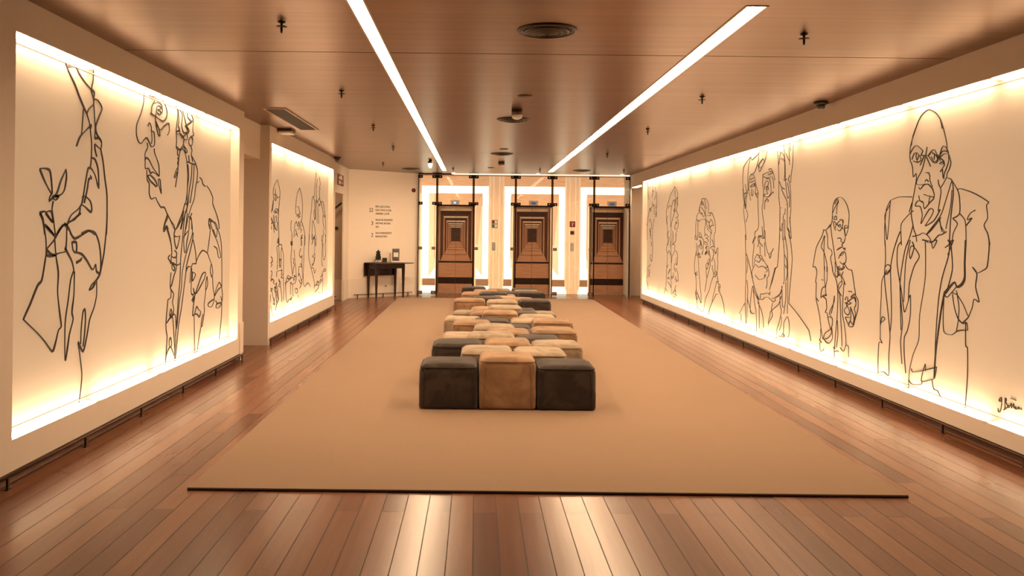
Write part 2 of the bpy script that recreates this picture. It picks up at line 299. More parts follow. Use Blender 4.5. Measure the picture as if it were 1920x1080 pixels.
ART = {
'hand': ('L', [
(16,'5629,2648 5670,2639 5773,2660 5825,2618 5914,2572 6000,2541'),
(16,'5629,2648 5684,2596 5764,2530 5829,2458 5904,2385 5940,2353 5981,2296 5997,2248 6021,2142 6018,2026 6004,1967'),
(16,'6040,2684 6035,2608 6012,2546 6056,2524 6045,2472 6052,2422 6067,2322 6075,2257 6070,2191'),
(16,'6000,2541 6032,2491 6057,2466'),
(16,'6051,2477 6117,2476 6183,2427 6136,2361 6084,2280 6101,2224 6179,2174 6167,2120 6093,2138 6071,2140 6078,2104 6105,2055'),
(16,'6070,2188 6140,2196 6179,2171'),
(16,'5940,2353 5979,2396 6046,2433'),
(16,'5889,2376 5877,2268 5864,2196 5821,2149 5793,2100'),
(16,'5793,2100 5835,2164 5878,2197 5967,2251 6012,2278 5997,2248'),
(16,'6167,2120 6209,2028 6245,1895 6281,1777 6285,1596 6278,1475'),
(16,'6027,2041 6080,2031 6129,1962 6142,1822 6083,1914 6019,1961 5973,1957 5945,1891 5917,1803 5889,1703'),
(16,'6005,1909 6027,1889 5984,1879 5962,1806 5919,1704'),
(16,'5888,1745 5933,1754 6009,1722 6035,1672 6020,1642 5935,1676 5881,1696 5903,1746'),
(16,'5881,1696 5832,1659 5733,1615 5693,1573 5674,1545'),
(16,'5861,1681 5847,1631 5776,1581 5693,1566'),
(16,'5313,1907 5386,1912 5436,1903 5457,1846 5469,1754 5426,1778 5363,1840 5313,1903'),
(16,'5649,1928 5618,1889 5579,1840 5541,1771 5516,1736 5594,1753 5634,1789 5659,1872 5649,1928'),
(16,'5469,1754 5439,1727 5435,1700 5490,1729 5555,1738 5516,1710 5470,1728 5516,1743'),
(16,'5485,1702 5471,1649 5493,1570 5516,1478'),
(16,'5318,1619 5379,1631 5417,1602 5473,1563 5480,1603 5454,1635 5404,1628'),
(16,'5319,1617 5356,1569 5382,1478'),
(16,'5381,1543 5444,1504 5495,1478'),
(16,'5534,1478 5625,1545 5708,1504 5722,1477'),
(16,'5674,1545 5639,1552'),
(16,'5885,1483 5999,1505 6093,1475'),
(16,'5318,1617 5355,1585 5375,1521 5398,1440 5400,1351 5386,1295 5351,1183 5298,1147 5212,1035 5143,956 5152,940 5304,843 5396,775 5492,696 5530,741 5570,827 5609,853 5584,951 5555,1088 5562,1221 5527,1339 5508,1455'),
(16,'5396,1537 5476,1489 5515,1455 5446,1407 5405,1383'),
(16,'5394,1618 5480,1563 5467,1620'),
(16,'5515,1455 5572,1514 5638,1548 5690,1531 5743,1471 5797,1450 5905,1479 6018,1506 6096,1487 6157,1413 6188,1301 6183,1190 6124,1138 6046,1106 6008,1069 6066,1086 6104,1120'),
(16,'5865,1629 5776,1589 5689,1557 5672,1539 5668,1437 5659,1369'),
(16,'5405,1383 5416,1342 5495,1337 5559,1351 5659,1361 5648,1386 5694,1343 5747,1289 5777,1228'),
(16,'5405,1383 5463,1349 5517,1339'),
(16,'5744,1422 5808,1422 5809,1352 5763,1367 5744,1422'),
(16,'5809,1352 5890,1337 5965,1290 6043,1224 6074,1223 6105,1254 6122,1202 6183,1181'),
(16,'5890,1311 5872,1294 5811,1278'),
(16,'5777,1228 5732,1161 5701,1026 5660,859 5665,611 5691,667 5723,783 5773,881 5755,935 5780,1054 5784,1219'),
(16,'6288,1638 6278,1525 6241,1337 6183,1190'),
(16,'6124,1138 6126,1027 6089,938 6021,854 5978,733 5924,633 5849,711 5868,641 5909,476 5893,354 5869,271'),
(16,'5947,937 5917,919 5894,815 5886,692'),
(16,'5947,937 5956,861 5940,738 5923,669'),
]),
'profile': ('L', [
(13,'6956,2683 6952,2594 6898,2493 6816,2389 6810,2308 6847,2255 6904,2238 6961,2273 7024,2300 7078,2269 7124,2235 7185,2250 7199,2294 7182,2364 7130,2368 7138,2299 7124,2261'),
(13,'7045,2407 7080,2438 7120,2405 7121,2367'),
(13,'7067,2684 7113,2661 7189,2674 7283,2671 7363,2677 7446,2634 7481,2577 7449,2522 7384,2491 7288,2500 7209,2511 7102,2522'),
(13,'7190,2644 7130,2586 7117,2524'),
(13,'7175,2617 7268,2644 7348,2632 7366,2573 7302,2539 7248,2549'),
(13,'7238,2596 7284,2616 7349,2607 7317,2590 7254,2575 7317,2572 7334,2562'),
(13,'7238,2596 7224,2540 7209,2489 7227,2431 7275,2363 7317,2350 7297,2403 7226,2467'),
(13,'7210,2465 7274,2418 7338,2408 7402,2447 7517,2491 7536,2420 7493,2377'),
(13,'7034,2258 7044,2217 6993,2165 6994,2095 7002,2036 7070,2041 7116,2003 7161,2018 7238,2006 7308,1992 7299,2084 7250,2141 7202,2185 7189,2226'),
(13,'6994,2106 7023,2130 7083,2114 7175,2050 7308,1992'),
(13,'7031,2027 7042,1945 7088,1912 7090,1828 7137,1782 7228,1798 7276,1763 7357,1717 7439,1717 7507,1658 7593,1596 7689,1520'),
(13,'7056,1981 7116,1985 7209,1955 7266,1910 7241,1896 7148,1921 7081,1953 7056,1981'),
(13,'7081,1953 7133,1932 7241,1896'),
(13,'7287,1960 7328,1963 7342,1914 7363,1841 7310,1900 7287,1960'),
(13,'7507,1645 7443,1569 7418,1521'),
(13,'7444,1521 7493,1551 7538,1522'),
(13,'7501,1665 7513,1618 7461,1570 7417,1509 7445,1502 7497,1550 7516,1530 7591,1434 7631,1324 7615,1228 7672,1184 7711,1155 7693,1131 7636,1158 7653,1206 7717,1189 7779,1180 7856,1194'),
(13,'7501,1665 7586,1605 7680,1558 7708,1516 7776,1545 7871,1616 7909,1674'),
(13,'7708,1516 7683,1468 7740,1449 7837,1457'),
(13,'7683,1461 7704,1391 7751,1335 7800,1390 7829,1453'),
(13,'7498,1530 7554,1462 7611,1379 7632,1282'),
(13,'7588,1283 7541,1258 7578,1232 7616,1200'),
(13,'7698,1322 7752,1300 7746,1258 7670,1256 7633,1268'),
(13,'7753,1265 7749,1153 7694,1086 7640,1006 7604,981 7623,952 7614,884 7552,873 7536,823 7504,663 7513,594 7537,524 7513,364 7505,270'),
(13,'7618,1118 7602,1050 7597,982'),
(13,'7623,959 7688,913 7664,839 7692,781 7685,740 7631,697 7593,735 7628,780 7648,744 7611,720'),
(13,'7522,661 7612,699 7705,724 7743,692 7758,579 7750,468 7736,302'),
(13,'7668,700 7697,586 7725,416 7737,274'),
(13,'7503,325 7541,387 7620,430 7677,381 7736,309'),
(13,'7590,441 7589,489 7625,512 7648,468 7649,429'),
]),
'stooped': ('L', [
(12,'7684,2677 7738,2646 7740,2562 7708,2454 7722,2351 7713,2286'),
(12,'7756,2655 7777,2554 7760,2499 7797,2465 7709,2434 7798,2458 7817,2415 7909,2412 7893,2330 7821,2283 7749,2270 7713,2292'),
(12,'7792,2654 7866,2619 7851,2511 7908,2452 8021,2479 7943,2523'),
(12,'7865,2665 7922,2600 7981,2528 8059,2484 7946,2436 7909,2412'),
(12,'7995,2684 8017,2613 8115,2586 8019,2546 7962,2525'),
(12,'8054,2666 8113,2654 8173,2608 8134,2589 8038,2549'),
(12,'8174,2594 8157,2509 8186,2458 8100,2434 8043,2387 8083,2344 8142,2357 8160,2413 8119,2436'),
(12,'7709,2434 7727,2417 7835,2430 7873,2395 7909,2412'),
(12,'7910,2386 8004,2396 8002,2463'),
(12,'7910,2386 7912,2332 7988,2300 8008,2275 7970,2265 7931,2308 7875,2315'),
(12,'7749,2270 7750,2224 7797,2222 7751,2185 7788,2182 7753,2146 7772,2115 7719,2072 7668,2010 7696,2005 7744,2061'),
(12,'7713,2298 7785,2280 7811,2263 7787,2201 7771,2121 7756,2042 7722,1962 7706,1915'),
(12,'7811,2263 7876,2295 7952,2256 7999,2180 8026,2061 8019,1898 7985,1789 7948,1754 7894,1679 7787,1572 7735,1520'),
(12,'8102,2352 8143,2302 8125,2259 8206,2211 8260,2174 8147,2172 8022,2179'),
(12,'8047,2245 8068,2186 8030,2183'),
(12,'8125,2259 8166,2194'),
(12,'8260,2174 8311,2109 8293,2010 8255,1938 8218,1825 8122,1726 8047,1629 7993,1520'),
(12,'8147,2165 8132,2041 8077,1901 8043,1764 7933,1627 7862,1520'),
(12,'8207,2170 8192,2017 8137,1863 8100,1780'),
(12,'8031,2156 8054,2036 8019,1898 8023,1763 8007,1682'),
(12,'8294,1989 8355,2006'),
(12,'8375,2050 8438,2033 8483,1986 8557,1968'),
(12,'8600,1978 8704,1932 8798,1863 8800,1796 8896,1717 8995,1614 9031,1526'),
(12,'7947,1768 8024,1757 8004,1776'),
(12,'7931,1700 7896,1613 7844,1520'),
(12,'8085,1643 8144,1630 8159,1521'),
(12,'8692,1632 8671,1580 8709,1525'),
(12,'8714,1632 8830,1604 8911,1553 8926,1526'),
(12,'7970,1675 7933,1560 7898,1389 7863,1247 7849,1035 7815,882 7782,688 7749,510'),
(12,'8031,1677 7975,1503 7937,1417 7961,1302 8001,1301 8019,1387 8058,1459 8057,1503 7936,1445'),
(12,'8115,1634 8159,1591 8175,1473 8062,1343 7983,1243 7906,1103 7891,962 7836,824 7802,658 7773,577'),
(12,'8205,1488 8185,1414 8125,1312 8026,1170 8007,1098 7952,929 7897,762 7823,599 7772,367 7744,273'),
(12,'8156,1679 8095,1620 8077,1503'),
(12,'8207,1414 8276,1294 8301,1188 8279,1174 8193,1178 8160,1149 8067,1153 8007,1105'),
(12,'8300,1196 8387,1261 8499,1304 8641,1269 8715,1204 8790,1138 8827,1057 8794,1011 8743,1077 8765,1147'),
(12,'8641,1269 8685,1378 8728,1534 8668,1597 8700,1636 8736,1582 8828,1487 8983,1373 9092,1224 9014,1214 8960,1309 8858,1340'),
(12,'8735,1605 8874,1599 8952,1551 8940,1438 8827,1519'),
(12,'8921,1696 9001,1617 9029,1536 8978,1527 9058,1454 9115,1339 9138,1124 9147,860'),
(12,'9147,876 9050,940 8949,873 8891,797 9001,854 9104,879'),
(12,'8819,1010 8838,897 8891,781 8805,693 8683,712 8706,741 8862,768'),
(12,'9147,860 9172,775 9137,695 9033,656 8946,672 8980,709 9152,711 9108,780'),
(12,'8928,746 8980,717'),
(12,'9153,694 9142,547 9095,387 9082,307'),
(12,'8160,1149 8133,1063 8122,990'),
(12,'8173,1134 8164,1017 8159,899 8224,850 8183,809'),
(12,'8195,1096 8283,1069 8240,1027 8189,1008 8195,1096'),
(12,'8168,876 8245,871 8222,932 8289,867 8420,926 8555,1009 8590,1069 8507,1065 8418,1002 8289,875 8205,792'),
(12,'8639,1028 8603,960 8597,867 8555,731 8566,668 8501,521 8469,540 8520,642'),
(12,'8639,1028 8661,940 8606,882'),
(12,'8268,846 8228,746 8209,659 8252,654 8266,489 8285,277'),
(12,'8252,662 8339,660 8407,623 8451,672 8382,704 8337,736 8302,716 8273,667'),
(12,'8469,525 8414,425 8372,325 8352,267'),
]),
'beard': ('L', [
(11,'11401,2026 11436,2114 11629,2233 11713,2169 11800,2074 11795,1995 11758,1894 11731,1775 11716,1636 11750,1518 11769,1379 11785,1300'),
(11,'11401,2026 11443,1961 11406,1902 11353,1804 11280,1726 11300,1688 11360,1632 11304,1593 11345,1527'),
(11,'11507,2099 11537,2042 11499,2016 11598,2016 11640,1983 11783,1994'),
(11,'11479,2020 11560,1985 11502,1953 11542,1931 11620,1978 11681,1975'),
(11,'11386,1920 11426,1902 11401,1844 11373,1785'),
(11,'11451,1768 11567,1820 11668,1817 11709,1794 11711,1755 11629,1772 11648,1812'),
(11,'11471,1749 11568,1790 11590,1752 11549,1780'),
(11,'11304,1603 11418,1623 11615,1635 11591,1723'),
(11,'11280,1712 11378,1651 11439,1585 11461,1527 11502,1484'),
(11,'11433,1729 11458,1614 11520,1537 11580,1527 11518,1585 11512,1721'),
(11,'11696,1636 11658,1577 11641,1508 11579,1537'),
(11,'11669,1331 11727,1394 11759,1330'),
(11,'11285,1292 11303,1161 11378,1137 11412,1081 11294,1064 11383,1039 11318,1009'),
(11,'11299,955 11387,940 11367,886 11304,846 11413,840 11504,807 11460,782 11596,751 11664,769 11643,726 11530,711'),
(11,'11305,813 11392,830'),
(11,'11311,672 11419,702 11309,715'),
(11,'11326,627 11317,519'),
(11,'11663,1330 11743,1402 11756,1329 11708,1352'),
(11,'11642,1274 11757,1306 11923,1309 11949,1274'),
(11,'11642,1269 11693,1161 11686,1004 11670,960'),
(11,'11757,1295 11803,1112 11819,976'),
(11,'11949,1274 11904,1201 11919,1086 11890,972'),
(11,'11949,1269 12053,1151 12070,988 12068,802 12101,637 12083,487'),
(11,'11837,1106 11826,1021 11889,995 11910,1075 11837,1106'),
(11,'11661,854 11658,921 11773,938 11916,931 11964,946 11967,888 11919,879 12016,869 11921,833 12043,817'),
(11,'11779,819 11829,748 11783,716 11903,697 11876,767 11803,800'),
(11,'11531,689 11644,703 11601,650 11694,621 11650,580 11677,488 11602,628 11532,678'),
(11,'11690,723 11741,618 11792,512 11719,574 11669,668'),
(11,'11903,697 11955,602 11985,472'),
(11,'11376,689 11469,572 11563,470 11472,494'),
(11,'11514,574 11561,520'),
(11,'11613,382 11634,424 11700,486 11792,517'),
(11,'11341,473 11388,403 11457,330'),
]),
'pointed': ('L', [
(11,'13109,2193 12937,2097 12846,1931 12825,1844 12879,1758'),
(11,'13109,2193 13243,2100 13329,1969 13335,1835 13305,1700'),
(11,'12888,1883 13037,1891 13101,1829 13155,1786 13003,1772 12905,1737 13054,1751 13157,1742 13056,1718 13029,1761 13156,1764'),
(11,'12909,1656 12788,1616 12745,1498 12735,1401'),
(11,'12909,1656 12961,1596 13038,1575 13036,1619 13085,1652 13113,1597 13090,1537 13014,1536'),
(11,'13305,1700 13188,1631 13164,1598 13321,1599 13373,1611 13238,1676'),
(11,'13374,1599 13486,1509 13562,1407 13552,1270'),
(11,'12841,1530 12917,1476 12995,1416 12893,1465 12821,1433'),
(11,'13191,1587 13219,1531 13314,1526 13247,1509 13222,1476'),
(11,'13382,1442 13251,1420 13357,1397 13227,1375 13307,1341 13311,1274'),
(11,'12570,1665 12525,1625 12521,1519 12578,1498 12607,1392 12635,1285'),
(11,'12515,1340 12586,1328 12517,1308 12579,1286'),
(11,'12504,1348 12601,1335 12506,1312 12613,1298 12571,1275'),
(11,'12606,1450 12600,1341 12574,1208 12543,1088 12603,941 12663,816'),
(11,'12754,1216 12817,1054 12898,890 12926,777'),
(11,'12651,1079 12761,1069 12708,1022 12793,982 12740,935 12689,851'),
(11,'12223,699 12246,756 12344,839 12450,816 12529,805 12452,768 12320,805 12478,778 12374,749 12272,743'),
(11,'12531,775 12610,795 12720,783 12749,738 12831,758 12773,816 12943,770 12889,717 12807,685 12642,690 12533,727'),
(11,'12196,748 12226,628 12257,508 12311,445 12364,428 12414,460 12546,461 12625,491 12573,446'),
(11,'12533,727 12542,533'),
(11,'12670,682 12706,496'),
(11,'12840,584 12952,601 13039,570 13012,522 12927,529 12869,564'),
(11,'13072,493 13103,440'),
(11,'13212,1193 13241,1224 13127,1132 13248,1078 13336,1113'),
(11,'13233,1384 13291,1409 13352,1389 13263,1371 13269,1256'),
(11,'13109,918 13166,941 13316,916 13253,982 13302,961'),
(11,'13109,906 13086,781 13142,828 13234,760 13327,691'),
(11,'13118,729 13269,656 13358,676 13326,716 13416,724'),
(11,'13184,585 13329,646'),
(11,'13534,1446 13485,1187 13467,928 13450,670 13578,587 13766,624 13895,616 14030,560'),
(11,'13336,1113 13345,933 13416,737'),
]),
'pair': ('L', [
(11,'14448,2532 14363,2381 14312,2197 14317,2101'),
(11,'14579,2431 14491,2327 14467,2180 14505,2060 14635,2003 14830,1978 14702,1956 14765,1983 14962,1989'),
(11,'14750,2479 14823,2346 14748,2292 14826,2284 14764,2231 14791,2096 14894,2012'),
(11,'14207,2114 14109,2044 14059,1877 13980,1710 13905,1498 13860,1264'),
(11,'14207,2114 14321,2028 14360,1885 14398,1740 14339,1703 14271,1834 14330,1872'),
(11,'14474,2058 14546,1890 14560,1645'),
(11,'14670,1942 14720,1634'),
(11,'14413,2044 14431,1716'),
(11,'14926,2044 15094,2044 15201,1958 15315,1781 15211,1779 15068,1904 14926,2038'),
(11,'14508,2011 14633,2040 14759,2094 14825,2072'),
(11,'15107,1803 15150,1651 15245,1562 15159,1498 15230,1459 15131,1396 15072,1244'),
(11,'15349,1808 15395,1627 15439,1472 15397,1342 15382,1239'),
(11,'14158,1689 14137,1534 14117,1355'),
(11,'14218,1689 14377,1558 14446,1437 14511,1376 14487,1254'),
(11,'14171,1450 14206,1354 14150,1283 14236,1354 14355,1413 14295,1377 14450,1364'),
(11,'13918,1445 13863,1245 13872,1071 13976,960 14081,875 14187,789 14295,694'),
(11,'14359,1443 14376,1125 14172,1069 14346,1043 14315,961 14146,913'),
(11,'14412,1110 14383,1000 14215,897'),
(11,'14081,875 14286,859 14396,764 14498,829'),
(11,'14295,694 14369,614 14375,503'),
(11,'14127,1274 14225,1361 14326,1415 14363,1374 14476,1234'),
(11,'14408,542 14513,556 14732,535 14771,489 14627,457 14449,428'),
(11,'14514,535 14654,610 14765,589 14657,568 14840,585 15026,631 14914,609'),
(11,'14769,518 15029,587 15181,622 15097,728 15368,803 15451,762 15252,750'),
(11,'14948,664 15024,674 15176,710'),
(11,'15057,1440 15023,1354 15105,1266 15073,1150 15043,1006 15089,874 15206,869'),
(11,'15372,1439 15417,1350 15384,1217 15410,1053 15279,972 15199,994'),
(11,'15182,1294 15151,1148 15174,1016'),
(11,'15183,593 15154,420 15118,364'),
(11,'14739,407 15041,362'),
]),
'far': ('R', [
(11,'18081,2647 18040,2449 17937,2263'),
(11,'18013,2539 17798,2534'),
(11,'17531,2551 17555,2451 17607,2301'),
(11,'17438,2445 17553,2413'),
(11,'17325,2514 17264,2424 17147,2356 17136,2133 17188,2035 17152,1886 17323,1877'),
(11,'17263,2411 17275,2312 17370,2241'),
(11,'17571,2185 17509,2107 17423,2142 17360,2040 17355,1940 17210,1912 17188,2035 17250,2137'),
(11,'17597,2097 17744,2051 17681,1998 17836,2072 17714,2063'),
(11,'17836,2072 17922,1952 18009,1850 18096,1708'),
(11,'17912,1771 17794,1840 17670,1781 17605,1666 17662,1615'),
(11,'17350,1840 17461,1741 17513,1615 17532,1387'),
(11,'17813,1615 17753,1628 17719,1551 17811,1577 17689,1564 17777,1513 17685,1475 17813,1615'),
(11,'18066,1746 18066,1381'),
(11,'17724,1500 17657,1459 17720,1417'),
(11,'17716,1348 17617,1308 17627,1253'),
(11,'17558,1418 17488,1296 17510,1091 17535,953 17598,930 17731,987 17702,1058 17605,1060'),
(11,'17725,863 17788,819 17920,806 18016,711 17978,628 18109,537'),
(11,'17785,750 17848,691 17748,682 17845,635 17777,597 17910,604'),
(11,'18109,537 18071,454 17967,418 17894,297'),
(11,'18132,323 18095,269'),
]),
'narrow': ('R', [
(11,'15589,2420 15728,2359 15917,2300 16058,2190 16178,2078 16272,1940 16239,1775 16174,1670 16167,1518'),
(11,'15589,2420 15448,2356 15353,2263 15367,2053 15478,1978 15568,1941 15663,1972 15572,2014 15532,2170 15586,2352'),
(11,'16125,2018 16052,2051 15931,2070 15857,2051'),
(11,'15625,2174 15741,2133 15855,1999 15896,1840 15888,1656'),
(11,'15579,2172 15571,1992 15704,1837 15841,1702 15856,1496'),
(11,'15374,2208 15463,2167 15414,2099 15344,2052'),
(11,'15478,1978 15384,1920 15314,1874 15335,1842 15471,1833 15310,1786 15304,1653 15416,1609 15531,1615 15556,1666 15466,1721 15352,1720 15513,1733 15422,1754'),
(11,'16119,1879 16215,1799 16176,1705'),
(11,'16031,1582 16151,1495 16074,1449 16000,1449'),
(11,'15740,1582 15689,1497 15685,1406'),
(11,'15459,1554 15462,1409'),
(11,'15392,1587 15368,1565'),
(11,'16176,1506 16093,1469 16145,1431 16089,1393 16192,1278 16216,1202 16131,1128'),
(11,'15985,1457 16061,1356 16139,1292'),
(11,'15882,1507 15823,1359 15841,1173 15810,1063'),
(11,'15701,1508 15692,1312'),
(11,'15474,1509 15469,1400 15617,1344 15769,1305 15616,1325 15539,1302 15561,1229'),
(11,'16131,1128 16151,976 16197,797 16216,619 16213,543'),
(11,'16131,1128 16000,1194 15918,1147 15837,1099 15805,964 15822,766 15778,349'),
(11,'16172,849 16094,909 16014,913'),
(11,'15923,1258 15876,1383'),
(11,'15511,1218 15634,1154 15759,1077 15779,965'),
(11,'15511,1218 15385,1185 15308,1091 15327,983 15375,945 15549,956 15570,852 15446,876 15295,793 15254,652 15361,645'),
(11,'15405,1076 15426,991 15375,957'),
(11,'15545,853 15468,808 15519,830'),
(11,'16059,729 15956,809 15931,841 15903,812 16061,766'),
(11,'16109,638 16030,680 15948,647 16082,640'),
(11,'16106,588 15890,527 15810,483'),
(11,'16268,540 16212,518 16291,437 16369,329'),
(11,'16263,439 16152,396 16097,387'),
(11,'15766,658 15768,707 15639,690 15740,659'),
(11,'15618,789 15639,702'),
(11,'15439,725 15486,662 15363,669 15434,617'),
(11,'15407,558 15504,491 15427,461 15577,438 15676,381'),
(11,'15623,331 15497,335 15421,304'),
(11,'15428,473 15474,385 15374,368'),
]),
'headscarf': ('R', [
(11,'13708,2112 13622,2114 13487,2108 13386,2067 13308,1991 13323,1871 13216,1869 13120,1867 13008,1792 12927,1702 12915,1559 12982,1523 12960,1343'),
(11,'13708,2112 13774,2034 13859,1970 13880,1874'),
(11,'13537,2101 13483,2006 13414,1938'),
(11,'13672,2078 13739,2023 13584,2009 13654,2058 13670,2031'),
(11,'13567,1999 13497,1931 13486,1829'),
(11,'13859,1970 13719,1966 13597,1915 13500,1847'),
(11,'13841,1950 13821,1902 13732,1857 13699,1880 13627,1817 13493,1833 13230,1824 13183,1846 13232,1865'),
(11,'13891,1875 13979,1862 14030,1781 13939,1760 13868,1740 13763,1767 13592,1774 13457,1758 13258,1714 13164,1768 13083,1721 13018,1662 13113,1667 13191,1636 13257,1687 13258,1714'),
(11,'14030,1781 14080,1655 14074,1519 14126,1450 13998,1422 14017,1461 14074,1509'),
(11,'13939,1760 13923,1519 13944,1423'),
(11,'13466,1828 13455,1726 13518,1614 13521,1530'),
(11,'13456,1754 13387,1669 13335,1595 13204,1567 13139,1531'),
(11,'13271,1623 13125,1586 13139,1531 13186,1504 13180,1340'),
(11,'13257,1677 13254,1613'),
(11,'13808,1558 13858,1491 13700,1482 13754,1539'),
(11,'13857,1471 13682,1463 13595,1426 13568,1333 13622,1238 13654,1180'),
(11,'13854,1395 13767,1425 13713,1368 13658,1293 13744,1277 13869,1328 13782,1348 13766,1396 13711,1311'),
(11,'13530,1493 13448,1526 13282,1476'),
(11,'13462,1456 13379,1466 13279,1402'),
(11,'13527,1408 13376,1382 13342,1355 13491,1353 13510,1399'),
(11,'13455,1279 13358,1332 13456,1307 13372,1281 13420,1243 13468,1185 13370,1225 13388,1253'),
(11,'13276,1338 13254,1173'),
(11,'13210,1293 13100,1327 13006,1329 12929,1335'),
(11,'13104,1441 13040,1405 13022,1342'),
(11,'13099,1296 13067,1278 13003,1262 12991,1181'),
(11,'12960,1343 12942,1272 12894,1220 12806,1311 12761,1303 12771,1188'),
(11,'14014,1373 13992,1287 14023,1150'),
(11,'13922,1327 13901,1250 13933,1153'),
(11,'13916,1173 13847,1208 13793,1176'),
(11,'14000,1242 14098,1108 14135,996 14108,865 14023,781 13995,586 14041,528 13988,434 13945,372 13921,276'),
(11,'13916,1157 13877,1196 13817,1182 13795,1128 13895,1147 13877,1180'),
(11,'13717,1152 13815,1128'),
(11,'13915,1146 13871,1028 13846,900 13802,815 13756,646 13692,501 13687,373 13788,439 13952,546 14015,585'),
(11,'14065,823 14006,870 13925,890 14067,856 14045,813 13924,852'),
(11,'14013,530 13869,487 13947,415 14013,541'),
(11,'13921,271 13841,273 13701,248 13604,247 13529,275 13493,347 13423,480 13225,620 13121,750 13001,859'),
(11,'13624,1251 13679,1185'),
(11,'13488,1191 13452,1234 13395,1225 13469,1191'),
(11,'13341,1257 13301,1196'),
(11,'13249,1260 13210,1199 13171,1117 13186,1024 13272,907 13361,808 13430,668 13476,581'),
(11,'13298,1103 13244,1130 13207,1106 13277,1031 13334,1091'),
(11,'13407,1036 13333,1060 13294,1009 13366,954 13424,1004 13407,1036'),
(11,'13405,984 13400,858 13361,819'),
(11,'13016,1265 12996,1205 13047,1142 13098,1089'),
(11,'13047,1142 12976,1134 12921,1065 12910,945'),
(11,'13096,1028 13042,1020 13058,978 13004,930 12984,870'),
(11,'12983,860 12896,855 12812,920 12865,942 12933,913 12915,884 12846,898'),
(11,'12946,1267 12892,1218 12842,1249'),
(11,'12757,1271 12787,1151 12757,1072 12795,900 12740,804 12722,755 12638,751 12636,701 12704,727 12701,637'),
(11,'12756,783 12825,784 12873,705 12940,620 13023,512 13056,428'),
(11,'12750,599 12835,588 12936,519 13073,426 13178,335 13229,258 13264,208 13375,207'),
(11,'12653,700 12650,631 12549,570 12430,444 12395,340'),
]),
'longhair': ('R', [
(9,'10651,2624 10702,2514 10866,2410 10962,2457 10794,2528 10719,2476'),
(9,'10836,2656 10948,2628 10965,2537 11020,2462 11134,2364 11274,2347 11352,2243 11328,2106 11263,1994'),
(9,'11262,2597 11240,2548 11102,2576 10948,2614'),
(9,'11282,2592 11360,2490 11396,2314 11370,2135'),
(9,'11302,2594 11507,2515 11590,2453 11605,2258 11535,2060 11466,1892 11577,2048 11603,2174'),
(9,'11498,2231 11452,2125 11557,2089 11389,2109 11492,2044 11551,1922 11466,1892 11449,2029 11391,2150'),
(9,'11572,1894 11525,1768 11478,1630 11430,1451'),
(9,'11444,1877 11379,1793 11459,1698'),
(9,'11274,2347 11133,2324 11050,2186 10970,2089 11006,2024 11087,2094 11027,2065'),
(9,'11292,2280 11152,2298'),
(9,'11311,2241 11131,2257'),
(9,'11289,2185 11150,2218 11089,2174'),
(9,'11269,2177 11129,2190 11110,2229 11069,2147 11087,2094'),
(9,'11228,2155 11245,2075 11184,2058 11167,2138'),
(9,'10989,2090 10964,1891 10937,1653 10993,1587 11078,1561 11087,1481'),
(9,'10788,2314 10803,2211 10763,2105 10777,1950 10812,1873 10770,1742 10731,1664 10726,1484'),
(9,'10807,2315 10678,2332 10588,2338 10482,2337 10446,2315 10605,2301'),
(9,'10589,2370 10501,2376 10447,2340 10393,2286 10357,2215'),
(9,'10769,2286 10658,2266 10533,2264 10427,2251 10388,2111'),
(9,'10676,2255 10550,2246 10494,2142 10491,2066 10579,2019 10724,2025 10743,2052 10616,2059 10653,2099 10618,2149 10584,2198 10639,2227 10711,2205 10726,2116'),
(9,'10673,2152 10600,2148 10581,2109 10653,2112 10673,2152'),
(9,'10724,2025 10596,2014 10491,2041 10422,2075 10404,2049'),
(9,'10722,1974 10577,1956 10632,1996 10703,1960 10719,1858'),
(9,'10981,2459 10921,2362 10829,2434'),
(9,'10283,2576 10245,2449 10221,2201 10216,2004 10178,1868 10173,1684 10183,1464'),
(9,'10165,2558 10197,2506 10227,2398'),
(9,'10165,2558 10049,2480 10028,2285 10041,2190 9962,2209'),
(9,'10179,2474 10097,2466 10048,2432'),
(9,'10069,2627 10014,2369 10009,2188'),
(9,'9911,2635 9872,2369'),
(9,'10002,2524 9889,2418'),
(9,'9864,2630 9845,2533'),
(9,'9771,2608 9780,2385 9822,2247 9835,2153'),
(9,'10204,2188 10120,2109 10022,2086 10153,2123'),
(9,'10136,2098 10052,2021 9938,1920 9933,1765 9929,1610'),
(9,'10028,2285 9992,2163 9957,2041 9923,1968 9892,1990'),
(9,'9868,2244 9914,2194 9866,2155 9832,2035 9820,1845 9853,1680'),
(9,'9929,2159 9861,1977 9873,1859'),
(9,'10178,1862 10112,1860'),
(9,'10000,1899 9953,1897'),
(9,'9999,1850 10013,1779 10061,1780'),
(9,'10178,1843 10171,1623 10121,1574 10091,1671'),
(9,'9929,1610 9880,1562 9848,1515 9801,1491 9854,1740'),
(9,'9913,1610 9849,1562 9895,1538'),
(9,'10061,1767 10069,1465'),
(9,'10011,1718 10004,1466'),
(9,'10951,1482 10876,1515 10763,1503 10689,1484 10691,1561 10729,1587'),
(9,'10804,1639 10782,1509'),
(9,'11475,1525 11446,1277 11381,1224 11253,1065 11127,884 11045,783 10887,663'),
(9,'11446,1277 11436,975 11444,589 11414,290'),
(9,'11048,1500 11164,1405 11126,1473 11067,1486'),
(9,'10966,1362 10930,1409 10875,1501 10933,1514 10950,1448 10797,1385 10778,1372'),
(9,'10876,1514 10762,1476 10689,1489 10668,1412 10574,1287 10451,1303 10383,1354'),
(9,'11104,1406 11157,1204 11153,1083'),
(9,'10705,1425 10682,1245'),
(9,'10557,1287 10501,1226 10451,1290'),
(9,'10872,1383 10868,1266'),
(9,'11097,1179 10983,1263 10924,1244 10830,1254 10773,1217 10624,1132 10587,1108 10677,1104'),
(9,'10962,1224 10866,1214 10905,1238'),
